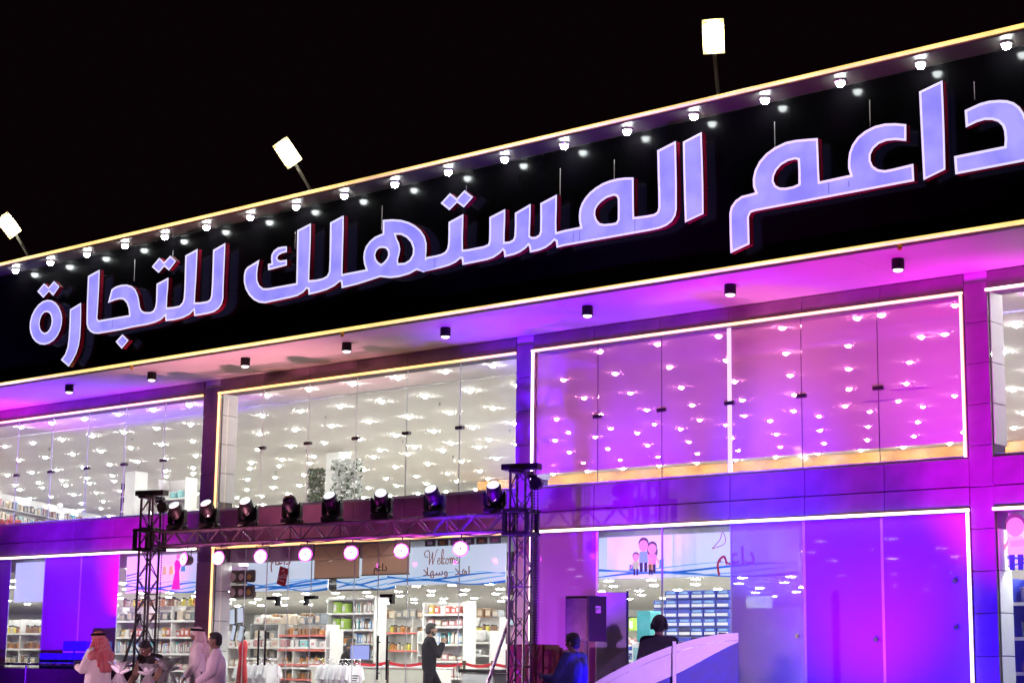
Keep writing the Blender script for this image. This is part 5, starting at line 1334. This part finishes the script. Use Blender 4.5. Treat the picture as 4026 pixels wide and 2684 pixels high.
# ------------------------------------------------------------------ people
def blob(name, shapes, voxel, parent, m, loc=(0, 0, 0), smooth_it=4, rz=0.0):
    """One continuous surface grown round tapered limbs and ellipsoids (voxel union, then smoothed)."""
    vs, fs = [], []
    def sphere(mx, seg, rows):
        o0 = len(vs)
        vs.append(mx @ V((0, 0, 1)))
        for a in range(1, rows):
            th = math.pi * a / rows
            for k in range(seg):
                ph = 2 * math.pi * k / seg
                vs.append(mx @ V((math.sin(th) * math.cos(ph), math.sin(th) * math.sin(ph), math.cos(th))))
        vs.append(mx @ V((0, 0, -1)))
        last = len(vs) - 1
        for k in range(seg):
            k2 = (k + 1) % seg
            fs.append((o0, o0 + 1 + k, o0 + 1 + k2))
            for a in range(rows - 2):
                q = o0 + 1 + a * seg
                fs.append((q + k, q + seg + k, q + seg + k2, q + k2))
            q = o0 + 1 + (rows - 2) * seg
            fs.append((q + k, last, q + k2))
    for s in shapes:
        if s[0] == 'c':                                   # tapered capsule p0 r0 p1 r1
            p0, r0, p1, r1 = V(s[1]), s[2], V(s[3]), s[4]
            for p, r in ((p0, r0), (p1, r1)): sphere(Matrix.Translation(p) @ Matrix.Scale(r, 4), 14, 9)
            d = (p1 - p0).normalized() if (p1 - p0).length > 1e-5 else V((0, 0, 1))
            a = d.orthogonal().normalized(); c = d.cross(a)
            o0 = len(vs)
            for p, r in ((p0, r0), (p1, r1)):
                for k in range(14): vs.append(p + (a * math.cos(2 * math.pi * k / 14) + c * math.sin(2 * math.pi * k / 14)) * r)
            for k in range(14): fs.append((o0 + k, o0 + (k + 1) % 14, o0 + 14 + (k + 1) % 14, o0 + 14 + k))
            fs.append(tuple(o0 + k for k in range(13, -1, -1))); fs.append(tuple(o0 + 14 + k for k in range(14)))
        else:                                             # ellipsoid: centre, radii, optional tilt
            e = Matrix.Rotation(s[3] if len(s) > 3 else 0.0, 4, 'X')
            sphere(Matrix.Translation(s[1]) @ e @ Matrix.Diagonal((*s[2], 1)), 20, 14)
    me = bpy.data.meshes.new(name)
    me.from_pydata([tuple(v) for v in vs], [], fs)
    o = bpy.data.objects.new(name, me)
    md = o.modifiers.new('r', 'REMESH'); md.mode = 'VOXEL'; md.voxel_size = voxel; md.use_smooth_shade = True
    ms = o.modifiers.new('s', 'SMOOTH'); ms.factor = 0.5; ms.iterations = smooth_it
    me2 = evaluated(o)
    bpy.data.objects.remove(o); bpy.data.meshes.remove(me)
    me2.name = name
    for p in me2.polygons: p.use_smooth = True
    return ob(name, me2, m, parent, loc, rz=rz)

def mixp(a, b_, t): return V(a) * (1 - t) + V(b_) * t

def hand(side, wrist, fwd, up, curl=0.5, s=1.0):
    """Palm, four bent fingers and a thumb as capsules. fwd = towards the fingers, up = back of the hand."""
    f = V(fwd).normalized(); u = V(up); u = (u - f * u.dot(f)).normalized(); r = f.cross(u) * side
    w = V(wrist)
    out = [('c', w, 0.024 * s, w + f * 0.05 * s, 0.026 * s)]
    for k, (off, ln) in enumerate(((-0.030, 0.072), (-0.010, 0.082), (0.010, 0.077), (0.030, 0.060))):
        k0 = w + f * 0.085 * s + r * off * s
        out.append(('c', w + f * 0.03 * s + r * off * 0.8 * s, 0.014 * s, k0, 0.0115 * s))
        a = curl * 0.9
        k1 = k0 + (f * math.cos(a) - u * math.sin(a)) * ln * 0.5 * s
        k2 = k1 + (f * math.cos(a * 2.1) - u * math.sin(a * 2.1)) * ln * 0.5 * s
        out += [('c', k0, 0.0105 * s, k1, 0.0095 * s), ('c', k1, 0.0095 * s, k2, 0.008 * s)]
    t0 = w + f * 0.025 * s - r * 0.028 * s
    t1 = t0 + (f * 0.6 - r * 0.7 - u * 0.4).normalized() * 0.042 * s
    t2 = t1 + (f * 0.9 - r * 0.2 - u * 0.4).normalized() * 0.034 * s
    out += [('c', t0, 0.014 * s, t1, 0.0115 * s), ('c', t1, 0.0115 * s, t2, 0.009 * s)]
    return out

def figure(loc, rz, pose, label, skin='skin', scale=1.0, name='person'):
    """pose: joint points in the figure's own frame (x to its right, y forward, z up, feet on 0)."""
    t = thing(name, label, 'person', loc, rz)
    t.scale = (scale,) * 3
    P = {k: V(v) for k, v in pose.items() if k not in ('hands', 'headtilt')}
    hd, nk, ch, pv = P['head'], P['neck'], P['chest'], P['pelvis']
    tilt = pose.get('headtilt', 0.0)
    Rh = Matrix.Rotation(tilt, 3, 'X')
    H = lambda x, y, z: hd + Rh @ V((x, y, z))
    sh = [('e', hd, (0.075, 0.096, 0.112), tilt), ('e', H(0, 0.022, -0.055), (0.058, 0.070, 0.066), tilt), ('e', H(0, 0.062, -0.088), (0.026, 0.022, 0.020), tilt),
          ('c', H(0, 0.094, 0.012), 0.010, H(0, 0.112, -0.026), 0.016), ('e', H(0, 0.088, -0.056), (0.024, 0.013, 0.010), tilt),
          ('c', H(-0.032, 0.084, 0.022), 0.012, H(0.032, 0.084, 0.022), 0.012),
          ('e', H(-0.077, -0.004, -0.010), (0.010, 0.020, 0.032), tilt), ('e', H(0.077, -0.004, -0.010), (0.010, 0.020, 0.032), tilt),
          ('c', H(0, -0.018, -0.07), 0.052, nk, 0.056), ('c', nk, 0.058, ch, 0.085)]
    for s in (-1, 1):
        k = 'l' if s < 0 else 'r'
        S_, E_, W_ = P['sh_' + k], P['el_' + k], P['wr_' + k]
        sh += [('c', nk, 0.05, S_, 0.056), ('c', ch + V((s * 0.07, 0, 0)), 0.11, pv + V((s * 0.06, 0, 0.10)), 0.098),
               ('c', pv + V((s * 0.07, 0, 0.06)), 0.105, pv + V((s * 0.085, 0, -0.03)), 0.10),
               ('c', S_, 0.054, E_, 0.041), ('c', E_, 0.041, W_, 0.029),
               ('c', S_, 0.055, ch + V((s * 0.08, 0, 0.02)), 0.10)]
        hp, kn, an = pv + V((s * 0.09, 0, -0.03)), P['kn_' + k], P['an_' + k]
        sh += [('c', hp, 0.088, kn, 0.056), ('c', kn, 0.056, an, 0.040), ('c', an, 0.040, an + V((0, 0.12, -0.045)), 0.032), ('e', an + V((0, 0.03, -0.04)), (0.038, 0.10, 0.034))]
        fwd, up, curl = pose.get('hands', {}).get(k, ((W_ - E_), V((0, 0.4, 1)), 0.55))
        sh += hand(s, W_, fwd, up, curl)
    body = blob('body', sh, 0.0095, t, skin, smooth_it=3)
    for s in (-1, 1):
        m = MB(); m.ball((0, 0, 0), 0.0115, 10); e = ob('eye', m, 'trim_white', t, loc=H(s * 0.031, 0.083, 0.006)); smooth(e)
        m = MB(); m.ball((0, 0.0075, 0), 0.0062, 8); ob('iris', m, 'ink_black', e)
        m = MB(); m.tube([H(s * 0.016, 0.097, 0.026), H(s * 0.034, 0.096, 0.031), H(s * 0.05, 0.086, 0.026)], 0.005, 5); ob('eyebrow', m, 'hair', t)
    m = MB(); m.tube([H(-0.022, 0.098, -0.056), H(0, 0.103, -0.055), H(0.022, 0.098, -0.056)], 0.0045, 5); ob('lip', m, 'ink_brown', t)
    t['_h'] = 0
    del t['_h']
    return t, H, P, tilt

def hair(t, H, tilt, beard=False, vol=1.0):
    s = [('e', H(0, -0.016, 0.030), (0.083 * vol, 0.100 * vol, 0.098 * vol), tilt), ('e', H(0, -0.045, -0.03), (0.078, 0.068, 0.075), tilt), ('e', H(0, 0.045, 0.088), (0.058, 0.045, 0.034), tilt)]
    if beard: pass
    ob_ = blob('hair', s, 0.010, t, 'hair', smooth_it=2)
    if beard:
        blob('beard', [('e', H(0, 0.045, -0.085), (0.052, 0.050, 0.040), tilt), ('e', H(-0.055, 0.02, -0.055), (0.018, 0.03, 0.045), tilt), ('e', H(0.055, 0.02, -0.055), (0.018, 0.03, 0.045), tilt)], 0.008, t, 'hair', smooth_it=2)

def garment_top(t, P, name, m, hem, grow=0.022, flare=0.0, sleeve=True, voxel=0.0125, hem_y=0.0, folds=0):
    """Shirt, thobe or vest: follows chest and arms, ends at the hem height."""
    nk, ch, pv = P['neck'], P['chest'], P['pelvis']
    sh = [('c', nk + V((0, -0.004, -0.012)), 0.066, ch, 0.10)]
    for s in (-1, 1):
        k = 'l' if s < 0 else 'r'
        S_, E_, W_ = P['sh_' + k], P['el_' + k], P['wr_' + k]
        sh += [('c', nk + V((0, 0, -0.03)), 0.066, S_, 0.062 + grow * 0.6), ('c', ch + V((s * 0.075, 0, 0)), 0.118 + grow, pv + V((s * 0.07, 0, 0.08)), 0.110 + grow + flare * 0.3),
               ('c', S_, 0.06 + grow * 0.6, ch + V((s * 0.08, 0, 0.02)), 0.105 + grow)]
        low = V((pv.x * 0.6 + s * (0.075 + flare * 0.6), pv.y * 0.6 + hem_y, hem + 0.10))
        if hem < pv.z - 0.02: sh += [('c', pv + V((s * 0.07, 0, 0.08)), 0.11 + grow + flare * 0.3, low, 0.105 + grow + flare)]
        if sleeve:
            sh += [('c', S_, 0.058 + grow * 0.7, E_, 0.047 + grow * 0.8), ('c', E_, 0.047 + grow * 0.8, mixp(E_, W_, 0.9), 0.036 + grow * 0.75)]
    for k in range(folds):
        a = k * 2.399
        r = 0.20 + flare * 0.6
        x, y = r * math.cos(a), r * 0.62 * math.sin(a)
        sh.append(('c', (x * 0.8 + pv.x, y * 0.8 + pv.y, pv.z + 0.22), 0.018, (x * 1.12 + pv.x * 0.6, y * 1.12 + pv.y * 0.6 + hem_y, hem + 0.06), 0.034))
    return blob(name, sh, voxel, t, m, smooth_it=3)

def stand(**kw):
    p = dict(head=(0, 0.03, 1.635), neck=(0, 0, 1.475), chest=(0, -0.005, 1.29), pelvis=(0, 0, 0.97), sh_l=(-0.185, 0, 1.425), sh_r=(0.185, 0, 1.425), el_l=(-0.25, -0.02, 1.13), el_r=(0.25, -0.02, 1.13),
             wr_l=(-0.26, 0.09, 0.89), wr_r=(0.26, 0.09, 0.89), kn_l=(-0.10, 0.02, 0.51), kn_r=(0.10, 0.02, 0.51), an_l=(-0.10, -0.02, 0.085), an_r=(0.10, -0.02, 0.085))
    p.update(kw)
    return p

def facing(along, away):
    """Heading from the picture's own axes: along = to the right as the photographer sees it, away = from him."""
    d = _r * along + V((_f.x, _f.y, 0)).normalized() * away
    return math.atan2(-d.x, d.y)

def shoe(t, P, m='dark'):
    for k in 'lr':
        a = P['an_' + k]
        blob('shoe', [('c', a + V((0, -0.03, -0.035)), 0.045, a + V((0, 0.13, -0.05)), 0.038)], 0.014, t, m, smooth_it=2)

def trousers(t, P, m):
    pv = P['pelvis']; sh = []
    for s in (-1, 1):
        k = 'l' if s < 0 else 'r'
        hp = pv + V((s * 0.09, 0, -0.03))
        sh += [('c', pv + V((s * 0.07, 0, 0.08)), 0.118, hp, 0.118), ('c', hp, 0.108, P['kn_' + k], 0.076), ('c', P['kn_' + k], 0.076, P['an_' + k] + V((0, 0, 0.02)), 0.062)]
    return blob('trousers', sh, 0.013, t, m, smooth_it=2)

def ghutra(t, H, P, tilt, m, wide=1.0):
    nk = P['neck']
    s = [('e', H(0, -0.014, 0.030), (0.094, 0.108, 0.106), tilt), ('c', H(0, -0.06, 0.0), 0.088, nk + V((0, -0.075, -0.02)), 0.105),
         ('c', nk + V((-0.06, -0.07, -0.02)), 0.085, nk + V((-0.19 * wide, -0.05, -0.10)), 0.075), ('c', nk + V((0.06, -0.07, -0.02)), 0.085, nk + V((0.19 * wide, -0.05, -0.10)), 0.075),
         ('c', nk + V((0, -0.11, -0.06)), 0.095, nk + V((0, -0.15, -0.30)), 0.06), ('c', nk + V((-0.12, -0.10, -0.10)), 0.07, nk + V((-0.08, -0.15, -0.32)), 0.04), ('c', nk + V((0.12, -0.10, -0.10)), 0.07, nk + V((0.08, -0.15, -0.32)), 0.04),
         ('c', H(-0.083, -0.01, 0.02), 0.026, nk + V((-0.13, 0.05, -0.02)), 0.045), ('c', H(0.083, -0.01, 0.02), 0.026, nk + V((0.13, 0.05, -0.02)), 0.045),
         ('c', H(0, 0.075, 0.085), 0.024, H(0, 0.05, 0.10), 0.03), ('c', nk + V((-0.13, 0.05, -0.03)), 0.05, nk + V((0.02, 0.10, -0.10)), 0.05), ('c', nk + V((0.13, 0.05, -0.03)), 0.05, nk + V((0.0, 0.09, -0.09)), 0.05)]
    for k in range(5):
        s.append(('c', H(0.05 * (k - 2), -0.10, 0.0), 0.018, nk + V((0.085 * (k - 2) * wide, -0.17, -0.26)), 0.022))
    g = blob('headcloth', s, 0.0105, t, m, smooth_it=2)
    b = MB()
    for z, r in ((0.066, 1.0), (0.085, 0.955)):
        pts = [H(0.100 * r * math.cos(a * math.pi / 12), -0.016 + 0.114 * r * math.sin(a * math.pi / 12), z + 0.012 * math.sin(a * math.pi / 12)) for a in range(25)]
        b.tube(pts, 0.0115, 8, cap=False)
    smooth(ob('headband', b, 'black_cloth', t))
    return g

# man in the red headcloth, turned to the left, filming with a phone
pose = stand(head=(0, 0.045, 1.625), headtilt=-0.16, el_l=(-0.25, 0.10, 1.16), el_r=(0.25, 0.10, 1.16), wr_l=(-0.07, 0.37, 1.20), wr_r=(0.09, 0.37, 1.21))
t, H, P, tl = figure((-23.78, -6.47, GZ), facing(-0.86, 0.5), pose, 'person in red checked headcloth and white thobe filming with a phone', 'skin_dark')
garment_top(t, P, 'thobe', 'thobe', 0.12, 0.028, 0.06, folds=11); ghutra(t, H, P, tl, 'ghutra_red', 1.1); shoe(t, P)
ph = thing('phone', 'dark phone held up by the man in the red headcloth', 'phone', (0, 0, 0))
m = MB(); m.box(-0.075, 0.085, -0.005, 0.005, -0.045, 0.045, bev=0.004); pm = ob('case', m, 'black_metal', ph)
m = MB(); m.box(-0.07, 0.08, -0.0085, -0.0055, -0.04, 0.04); ob('screen', m, 'dark_lens', ph)
ph.location = t.matrix_basis @ V((0.01, 0.445, 1.25)); ph.rotation_euler = (0, 0, t.rotation_euler.z)
# bent man in a dark vest
pose = stand(head=(0, 0.19, 1.50), headtilt=-0.62, neck=(0, 0.10, 1.40), chest=(0, 0.06, 1.24), sh_l=(-0.19, 0.08, 1.34), sh_r=(0.19, 0.08, 1.34), el_l=(-0.27, 0.14, 1.06), el_r=(0.27, 0.14, 1.06), wr_l=(-0.15, 0.36, 0.95), wr_r=(0.15, 0.36, 0.95), pelvis=(0, -0.06, 0.96))
t, H, P, tl = figure((-23.0, -6.0, GZ), facing(-0.55, -0.75), pose, 'person in dark vest over khaki shirt looking down at the bouquets', 'skin_dark')
hair(t, H, tl); garment_top(t, P, 'shirt', 'khaki', 0.86, 0.012); garment_top(t, P, 'vest', 'vest', 0.86, 0.026, sleeve=False); trousers(t, P, 'dark'); shoe(t, P)
blob('collar', [('c', P['neck'] + V((-0.045, 0.045, 0.005)), 0.026, P['neck'] + V((0.045, 0.045, 0.005)), 0.026), ('c', P['neck'] + V((-0.06, -0.02, 0.01)), 0.026, P['neck'] + V((0.06, -0.02, 0.01)), 0.026)], 0.012, t, 'cream')
# man in the pale headcloth
pose = stand(headtilt=-0.06, el_l=(-0.24, 0.04, 1.14), wr_l=(-0.22, 0.20, 0.92), el_r=(0.27, -0.01, 1.13), wr_r=(0.24, 0.16, 0.93))
t, H, P, tl = figure((-24.79, -3.67, -0.17), facing(-0.9, -0.2), pose, 'person in pale headcloth with black band and long white thobe', 'skin_dark')
garment_top(t, P, 'thobe', 'thobe', 0.12, 0.026, 0.05, folds=10); ghutra(t, H, P, tl, 'ghutra_pale', 0.9); shoe(t, P)
# short haired man in a lilac white thobe
pose = stand(headtilt=-0.05, el_r=(0.26, -0.05, 1.13), wr_r=(0.235, 0.07, 0.90), el_l=(-0.25, 0.05, 1.15), wr_l=(-0.16, 0.26, 1.0))
t, H, P, tl = figure((-22.05, -5.55, GZ), facing(-0.92, -0.1), pose, 'short haired person in lilac white thobe looking left', 'skin_dark')
garment_top(t, P, 'thobe', 'thobe_lilac', 0.12, 0.03, 0.06, folds=12); hair(t, H, tl); shoe(t, P)
blob('collar', [('c', P['neck'] + V((-0.04, 0.04, 0.0)), 0.03, P['neck'] + V((0.04, 0.04, 0.0)), 0.03), ('c', P['neck'] + V((-0.055, -0.03, 0.01)), 0.03, P['neck'] + V((0.055, -0.03, 0.01)), 0.03)], 0.012, t, 'thobe_lilac')
tr = thing('tray', 'dark flat tray held between the two men in white', 'tray', (-24.05, -4.05, 0.80), facing(-0.9, -0.2))
m = MB(); m.box(-0.16, 0.16, -0.11, 0.11, 0, 0.02, bev=0.008); m.box(-0.16, 0.16, -0.11, -0.10, 0.02, 0.045); m.box(-0.16, 0.16, 0.10, 0.11, 0.02, 0.045); ob('plate', m, 'black_metal', tr)
m = MB(); m.box(-0.12, 0.12, -0.08, 0.08, 0.0205, 0.028); ob('paper', m, 'paper', tr)
# walking customer in black inside the glass
pose = stand(headtilt=-0.05, kn_l=(-0.10, 0.24, 0.54), an_l=(-0.10, 0.30, 0.10), kn_r=(0.10, -0.05, 0.52), an_r=(0.10, -0.36, 0.13), el_r=(0.27, 0.12, 1.15), wr_r=(0.07, 0.25, 1.37), el_l=(-0.25, 0.14, 1.16), wr_l=(-0.04, 0.27, 1.38),
             hands={'r': ((-0.2, 0.35, 0.75), (0.8, 0.5, 0.2), 0.9), 'l': ((0.25, 0.35, 0.7), (-0.8, 0.5, 0.2), 0.9)})
t, H, P, tl = figure((-24.82, 2.14, 0.0), facing(0.97, 0.25), pose, 'person in black shirt and trousers walking right inside the entrance', 'skin', 1.03)
hair(t, H, tl, True); garment_top(t, P, 'shirt', 'black_cloth', 0.84, 0.018); trousers(t, P, 'black_cloth'); shoe(t, P)
# cashier
pose = stand(head=(0, 0.13, 1.235), headtilt=-0.25, neck=(0, 0.07, 1.09), chest=(0, 0.03, 0.92), pelvis=(0, -0.05, 0.58), sh_l=(-0.185, 0.05, 1.04), sh_r=(0.185, 0.05, 1.04), el_l=(-0.25, 0.20, 0.84), el_r=(0.25, 0.20, 0.86), wr_l=(-0.14, 0.46, 0.99), wr_r=(0.16, 0.46, 0.99),
             kn_l=(-0.12, 0.40, 0.55), kn_r=(0.12, 0.40, 0.55), an_l=(-0.12, 0.38, 0.10), an_r=(0.12, 0.38, 0.10))
t, H, P, tl = figure((-31.35, 6.15, 0.24), facing(0.95, 0.1), pose, 'bearded person in dark shirt seated at the cash desk', 'skin')
hair(t, H, tl, True); garment_top(t, P, 'shirt', 'vest', 0.5, 0.016); trousers(t, P, 'dark'); shoe(t, P)
st = thing('stool', 'black stool under the cashier', 'stool', (-31.35, 6.10, 0.0))
m = MB(); m.lathe([(0.19, 0.64), (0.20, 0.66), (0.20, 0.70), (0.17, 0.71)], 16); ob('seat', m, 'black_metal', st)
m = MB(); m.lathe([(0.22, 0), (0.22, 0.03), (0.03, 0.05), (0.03, 0.639)], 14); ob('column', m, 'steel', st)
# disc jockey seen from behind, with headphones
pose = stand(headtilt=-0.22, head=(0, 0.05, 1.63), el_l=(-0.26, 0.10, 1.16), el_r=(0.26, 0.10, 1.16), wr_l=(-0.16, 0.36, 1.10), wr_r=(0.16, 0.36, 1.10))
djx = (-14.45, -4.38, -0.08)
t, H, P, tl = figure(djx, facing(0.25, 0.97), pose, 'person with headphones seen from behind at the white console', 'skin_dark')
hair(t, H, tl, vol=1.04); garment_top(t, P, 'shirt', 'black_cloth', 0.84, 0.02); trousers(t, P, 'dark'); shoe(t, P)
hp = thing('headphones', 'black headphones worn by the person at the console', 'headphones', djx, t.rotation_euler.z)
m = MB(); m.tube([H(0.098 * math.cos(a * math.pi / 12), -0.01, 0.005 + 0.135 * math.sin(a * math.pi / 12)) for a in range(13)], 0.012, 8); ob('headband', m, 'black_metal', hp)
for s in (-1, 1):
    m = MB(); m.lathe([(0.02, -0.018), (0.045, -0.014), (0.045, 0.014), (0.03, 0.02)], 14, axis='X'); ob('ear_cup', m, 'black_metal', hp, loc=H(s * 0.098, -0.01, -0.01))
rs = thing('stage_riser', 'low black riser under the person at the console', 'riser', (-14.45, -4.2, GZ))
m = MB(); m.box(-0.8, 0.8, -0.6, 0.6, 0, 0.20, bev=0.01); ob('deck', m, 'dark', rs)
m = MB(); m.box(-0.78, 0.78, -0.604, -0.6005, 0.02, 0.18); ob('skirt', m, 'grey_panel', rs)
# dark figure at the loudspeaker
pose = stand(headtilt=-0.1, el_l=(-0.25, 0.13, 1.13), wr_l=(-0.15, 0.37, 1.14), el_r=(0.26, 0.02, 1.13), wr_r=(0.22, 0.20, 0.95))
t, H, P, tl = figure((-15.95, -4.30, GZ), facing(-0.8, 0.55), pose, 'person in blue lit dark jacket holding a phone before the loudspeaker', 'skin_dark', 1.0)
hair(t, H, tl, vol=1.05); garment_top(t, P, 'jacket', 'blue_cloth', 0.80, 0.034); trousers(t, P, 'navy'); shoe(t, P)
ph2 = copy_tree(ph); ph2['label'] = 'phone held low beside the loudspeaker'
ph2.location = t.matrix_basis @ V((-0.13, 0.46, 1.17)); ph2.rotation_euler = (R(-35), 0, t.rotation_euler.z)

# loudspeaker on its pole
sp = thing('loudspeaker', 'large black loudspeaker box on a stand under violet light', 'loudspeaker', (-16.46, -3.40, 1.36), 0.02)
m = MB(); m.prism([(-0.21, 0), (0.21, 0), (0.21, 0.64), (-0.21, 0.64)], -0.22, 0.0); m.prism([(-0.21, 0), (0.21, 0), (0.21, 0.64), (-0.21, 0.64)], 0.0001, 0.20); ob('cabinet', m, 'black_metal', sp)
m = MB(); m.box(-0.19, 0.19, -0.232, -0.2205, 0.03, 0.61, bev=0.004); ob('grille', m, 'vest', sp)
m = MB(); m.box(0.2105, 0.215, -0.06, 0.06, 0.40, 0.50); hnd = ob('side_handle', m, 'grey', sp)
m = MB(); m.tube([(0.216, -0.045, 0.43), (0.226, -0.02, 0.45), (0.226, 0.02, 0.45), (0.216, 0.045, 0.43)], 0.01, 6); ob('grip', m, 'steel', hnd)
m = MB(); m.lathe([(0.03, -1.6), (0.03, -0.002)], 10)
for k in range(3):
    a = k * 2.094 + 0.4; m.tube([(0, 0, -0.8), (0.55 * math.cos(a), 0.55 * math.sin(a), -1.64)], 0.016, 6)
ob('tripod', m, 'black_metal', sp)
# pale upright panel behind it
t = thing('upright_panel', 'tall plain pale panel standing right of the loudspeaker', 'panel', (-17.05, -2.06, GZ), math.atan2(_r.y, _r.x) * 0.9)
m = MB(); m.box(-0.23, 0.23, 0, 0.05, 0.02, 2.42, bev=0.008); ob('sheet', m, 'curtain', t)
m = MB(); m.box(0.2305, 0.262, -0.01, 0.06, 0.0, 2.44, bev=0.004); ob('edge', m, 'navy', t)
m = MB(); m.box(-0.25, 0.26, -0.20, 0.22, -0.001, 0.02); ob('foot', m, 'dark', t)

# white curved console
PTS_T = [(-14.02, 0.72), (-13.80, 0.86), (-13.60, 1.00), (-13.36, 1.13), (-13.12, 1.245), (-12.90, 1.325), (-12.72, 1.39), (-12.57, 1.43)]
cn = thing('console', 'white curved console sweeping up to the right before the frosted panes', 'console', (-13.2, -5.8, GZ), math.atan2(_r.y, _r.x) - R(4))
def sweep(lo, hi, y0, y1):
    m = MB(); m.prism(lo + hi[::-1], y0, y1); return m
f = lambda u: 1.02 + 0.62 * (1 - (1 - u) ** 1.7)
N = 16
XS = [-0.95 + 1.75 * i / N for i in range(N + 1)]
top = [(x, f(i / N) + 0.09) for i, x in enumerate(XS)]
mid = [(x, f(i / N)) for i, x in enumerate(XS)]
low = [(x, f(i / N) - 0.26 * math.sin(math.pi * min(1.0, 0.12 + 0.88 * i / N)) - 0.02) for i, x in enumerate(XS)]
ob('rim', sweep(mid, top, -0.05, 0.05), 'trim_white', cn)
ob('fascia_panel', sweep(low, [(x, z - 0.004) for x, z in mid], -0.02, 0.02), 'trim_white', cn)
ob('skirt', sweep([(x, 0.02) for x, _ in low], [(x, z - 0.004) for x, z in low], 0.03, 0.06), 'royal', cn)
m = MB(); m.box(0.0, 0.045, -0.10, -0.055, 0.0, 1.62, bev=0.006); ob('post', m, 'trim_white', cn)
GL = [(x, f(i / N) + 0.094) for i, x in enumerate(XS[:10])]
m = sweep(GL, [(x, z + 0.20 * math.sin(math.pi * (0.15 + 0.7 * i / 10))) for i, (x, z) in enumerate(GL)], 0.0, 0.012); ob('acrylic_guard', m, 'glass', cn)
m = MB()
for i in range(9):
    m.box(-0.72 + i * 0.16, -0.62 + i * 0.16, -0.02, 0.04, f((0.23 + i * 0.16) / 1.75) + 0.095, f((0.23 + i * 0.16) / 1.75) + 0.115)
ob('knob', m, 'dark', cn)

# gift bouquets wrapped in cellophane on a table before the bent man
tb = thing('gift_table', 'white clothed table under the cellophane bouquets', 'table', (-18.1, -10.05, GZ - 0.13), math.atan2(_r.y, _r.x))
m = MB(); m.box(-0.9, 0.7, -0.3, 0.3, 0.0, 0.70, bev=0.02); ob('cloth', m, 'paper', tb)
m = MB(); m.box(-0.92, 0.72, -0.32, 0.32, 0.702, 0.725, bev=0.006); ob('tabletop', m, 'trim_white', tb)
def bouquet(x, y, z, s, label, seed):
    rnd = random.Random(seed)
    t = thing('bouquet', label, 'bouquet', (x, y, z), rnd.uniform(0, 3))
    m = MB()
    n = 18
    rings = []
    for r, h in ((0.14, 0.0), (0.15, 0.08), (0.10, 0.22), (0.035, 0.34), (0.022, 0.37), (0.06, 0.43), (0.09, 0.46)):
        rings.append([m.b.verts.new((r * s * (1 + 0.14 * (k % 2)) * math.cos(2 * math.pi * k / n), r * s * (1 + 0.14 * (k % 2)) * math.sin(2 * math.pi * k / n), h * s + 0.012 * rnd.random())) for k in range(n)])
    for q in range(len(rings) - 1):
        for k in range(n): m.b.faces.new((rings[q][k], rings[q][(k + 1) % n], rings[q + 1][(k + 1) % n], rings[q + 1][k]))
    ob('wrapping', m.mesh('wrapping', recalc=False), 'cellophane', t)
    m = MB()
    for k in range(9):
        a = k * 2.4; e = R(20 + 22 * (k % 3))
        mx = Matrix.Translation((0, 0, 0.365 * s)) @ Matrix.Rotation(a, 4, 'Z') @ Matrix.Rotation(-e, 4, 'Y') @ Matrix.Translation((0.050 * s, 0, 0)) @ Matrix.Diagonal((0.050 * s, 0.026 * s, 0.012 * s, 1))
        bmesh.ops.create_uvsphere(m.b, u_segments=10, v_segments=6, radius=1, matrix=mx)
    ob('bow', m, 'trim_white', t)
    m = MB()
    for k in range(9): m.ball((0.07 * s * rnd.uniform(-1, 1), 0.07 * s * rnd.uniform(-1, 1), s * rnd.uniform(0.06, 0.2)), 0.035 * s, 8)
    ob('sweets', m, 'rose_goods', t)
    return t
bouquet(-18.24, -10.24, 0.30, 1.5, 'cellophane bouquet with white bow beside the man filming', 1)
bouquet(-17.96, -10.02, 0.30, 1.45, 'middle cellophane bouquet with white ribbon bow', 2)
bouquet(-17.80, -9.86, 0.30, 1.6, 'cellophane bouquet with tall bow before the dark vest', 3)


bpy.data.scenes.remove(BENCH)
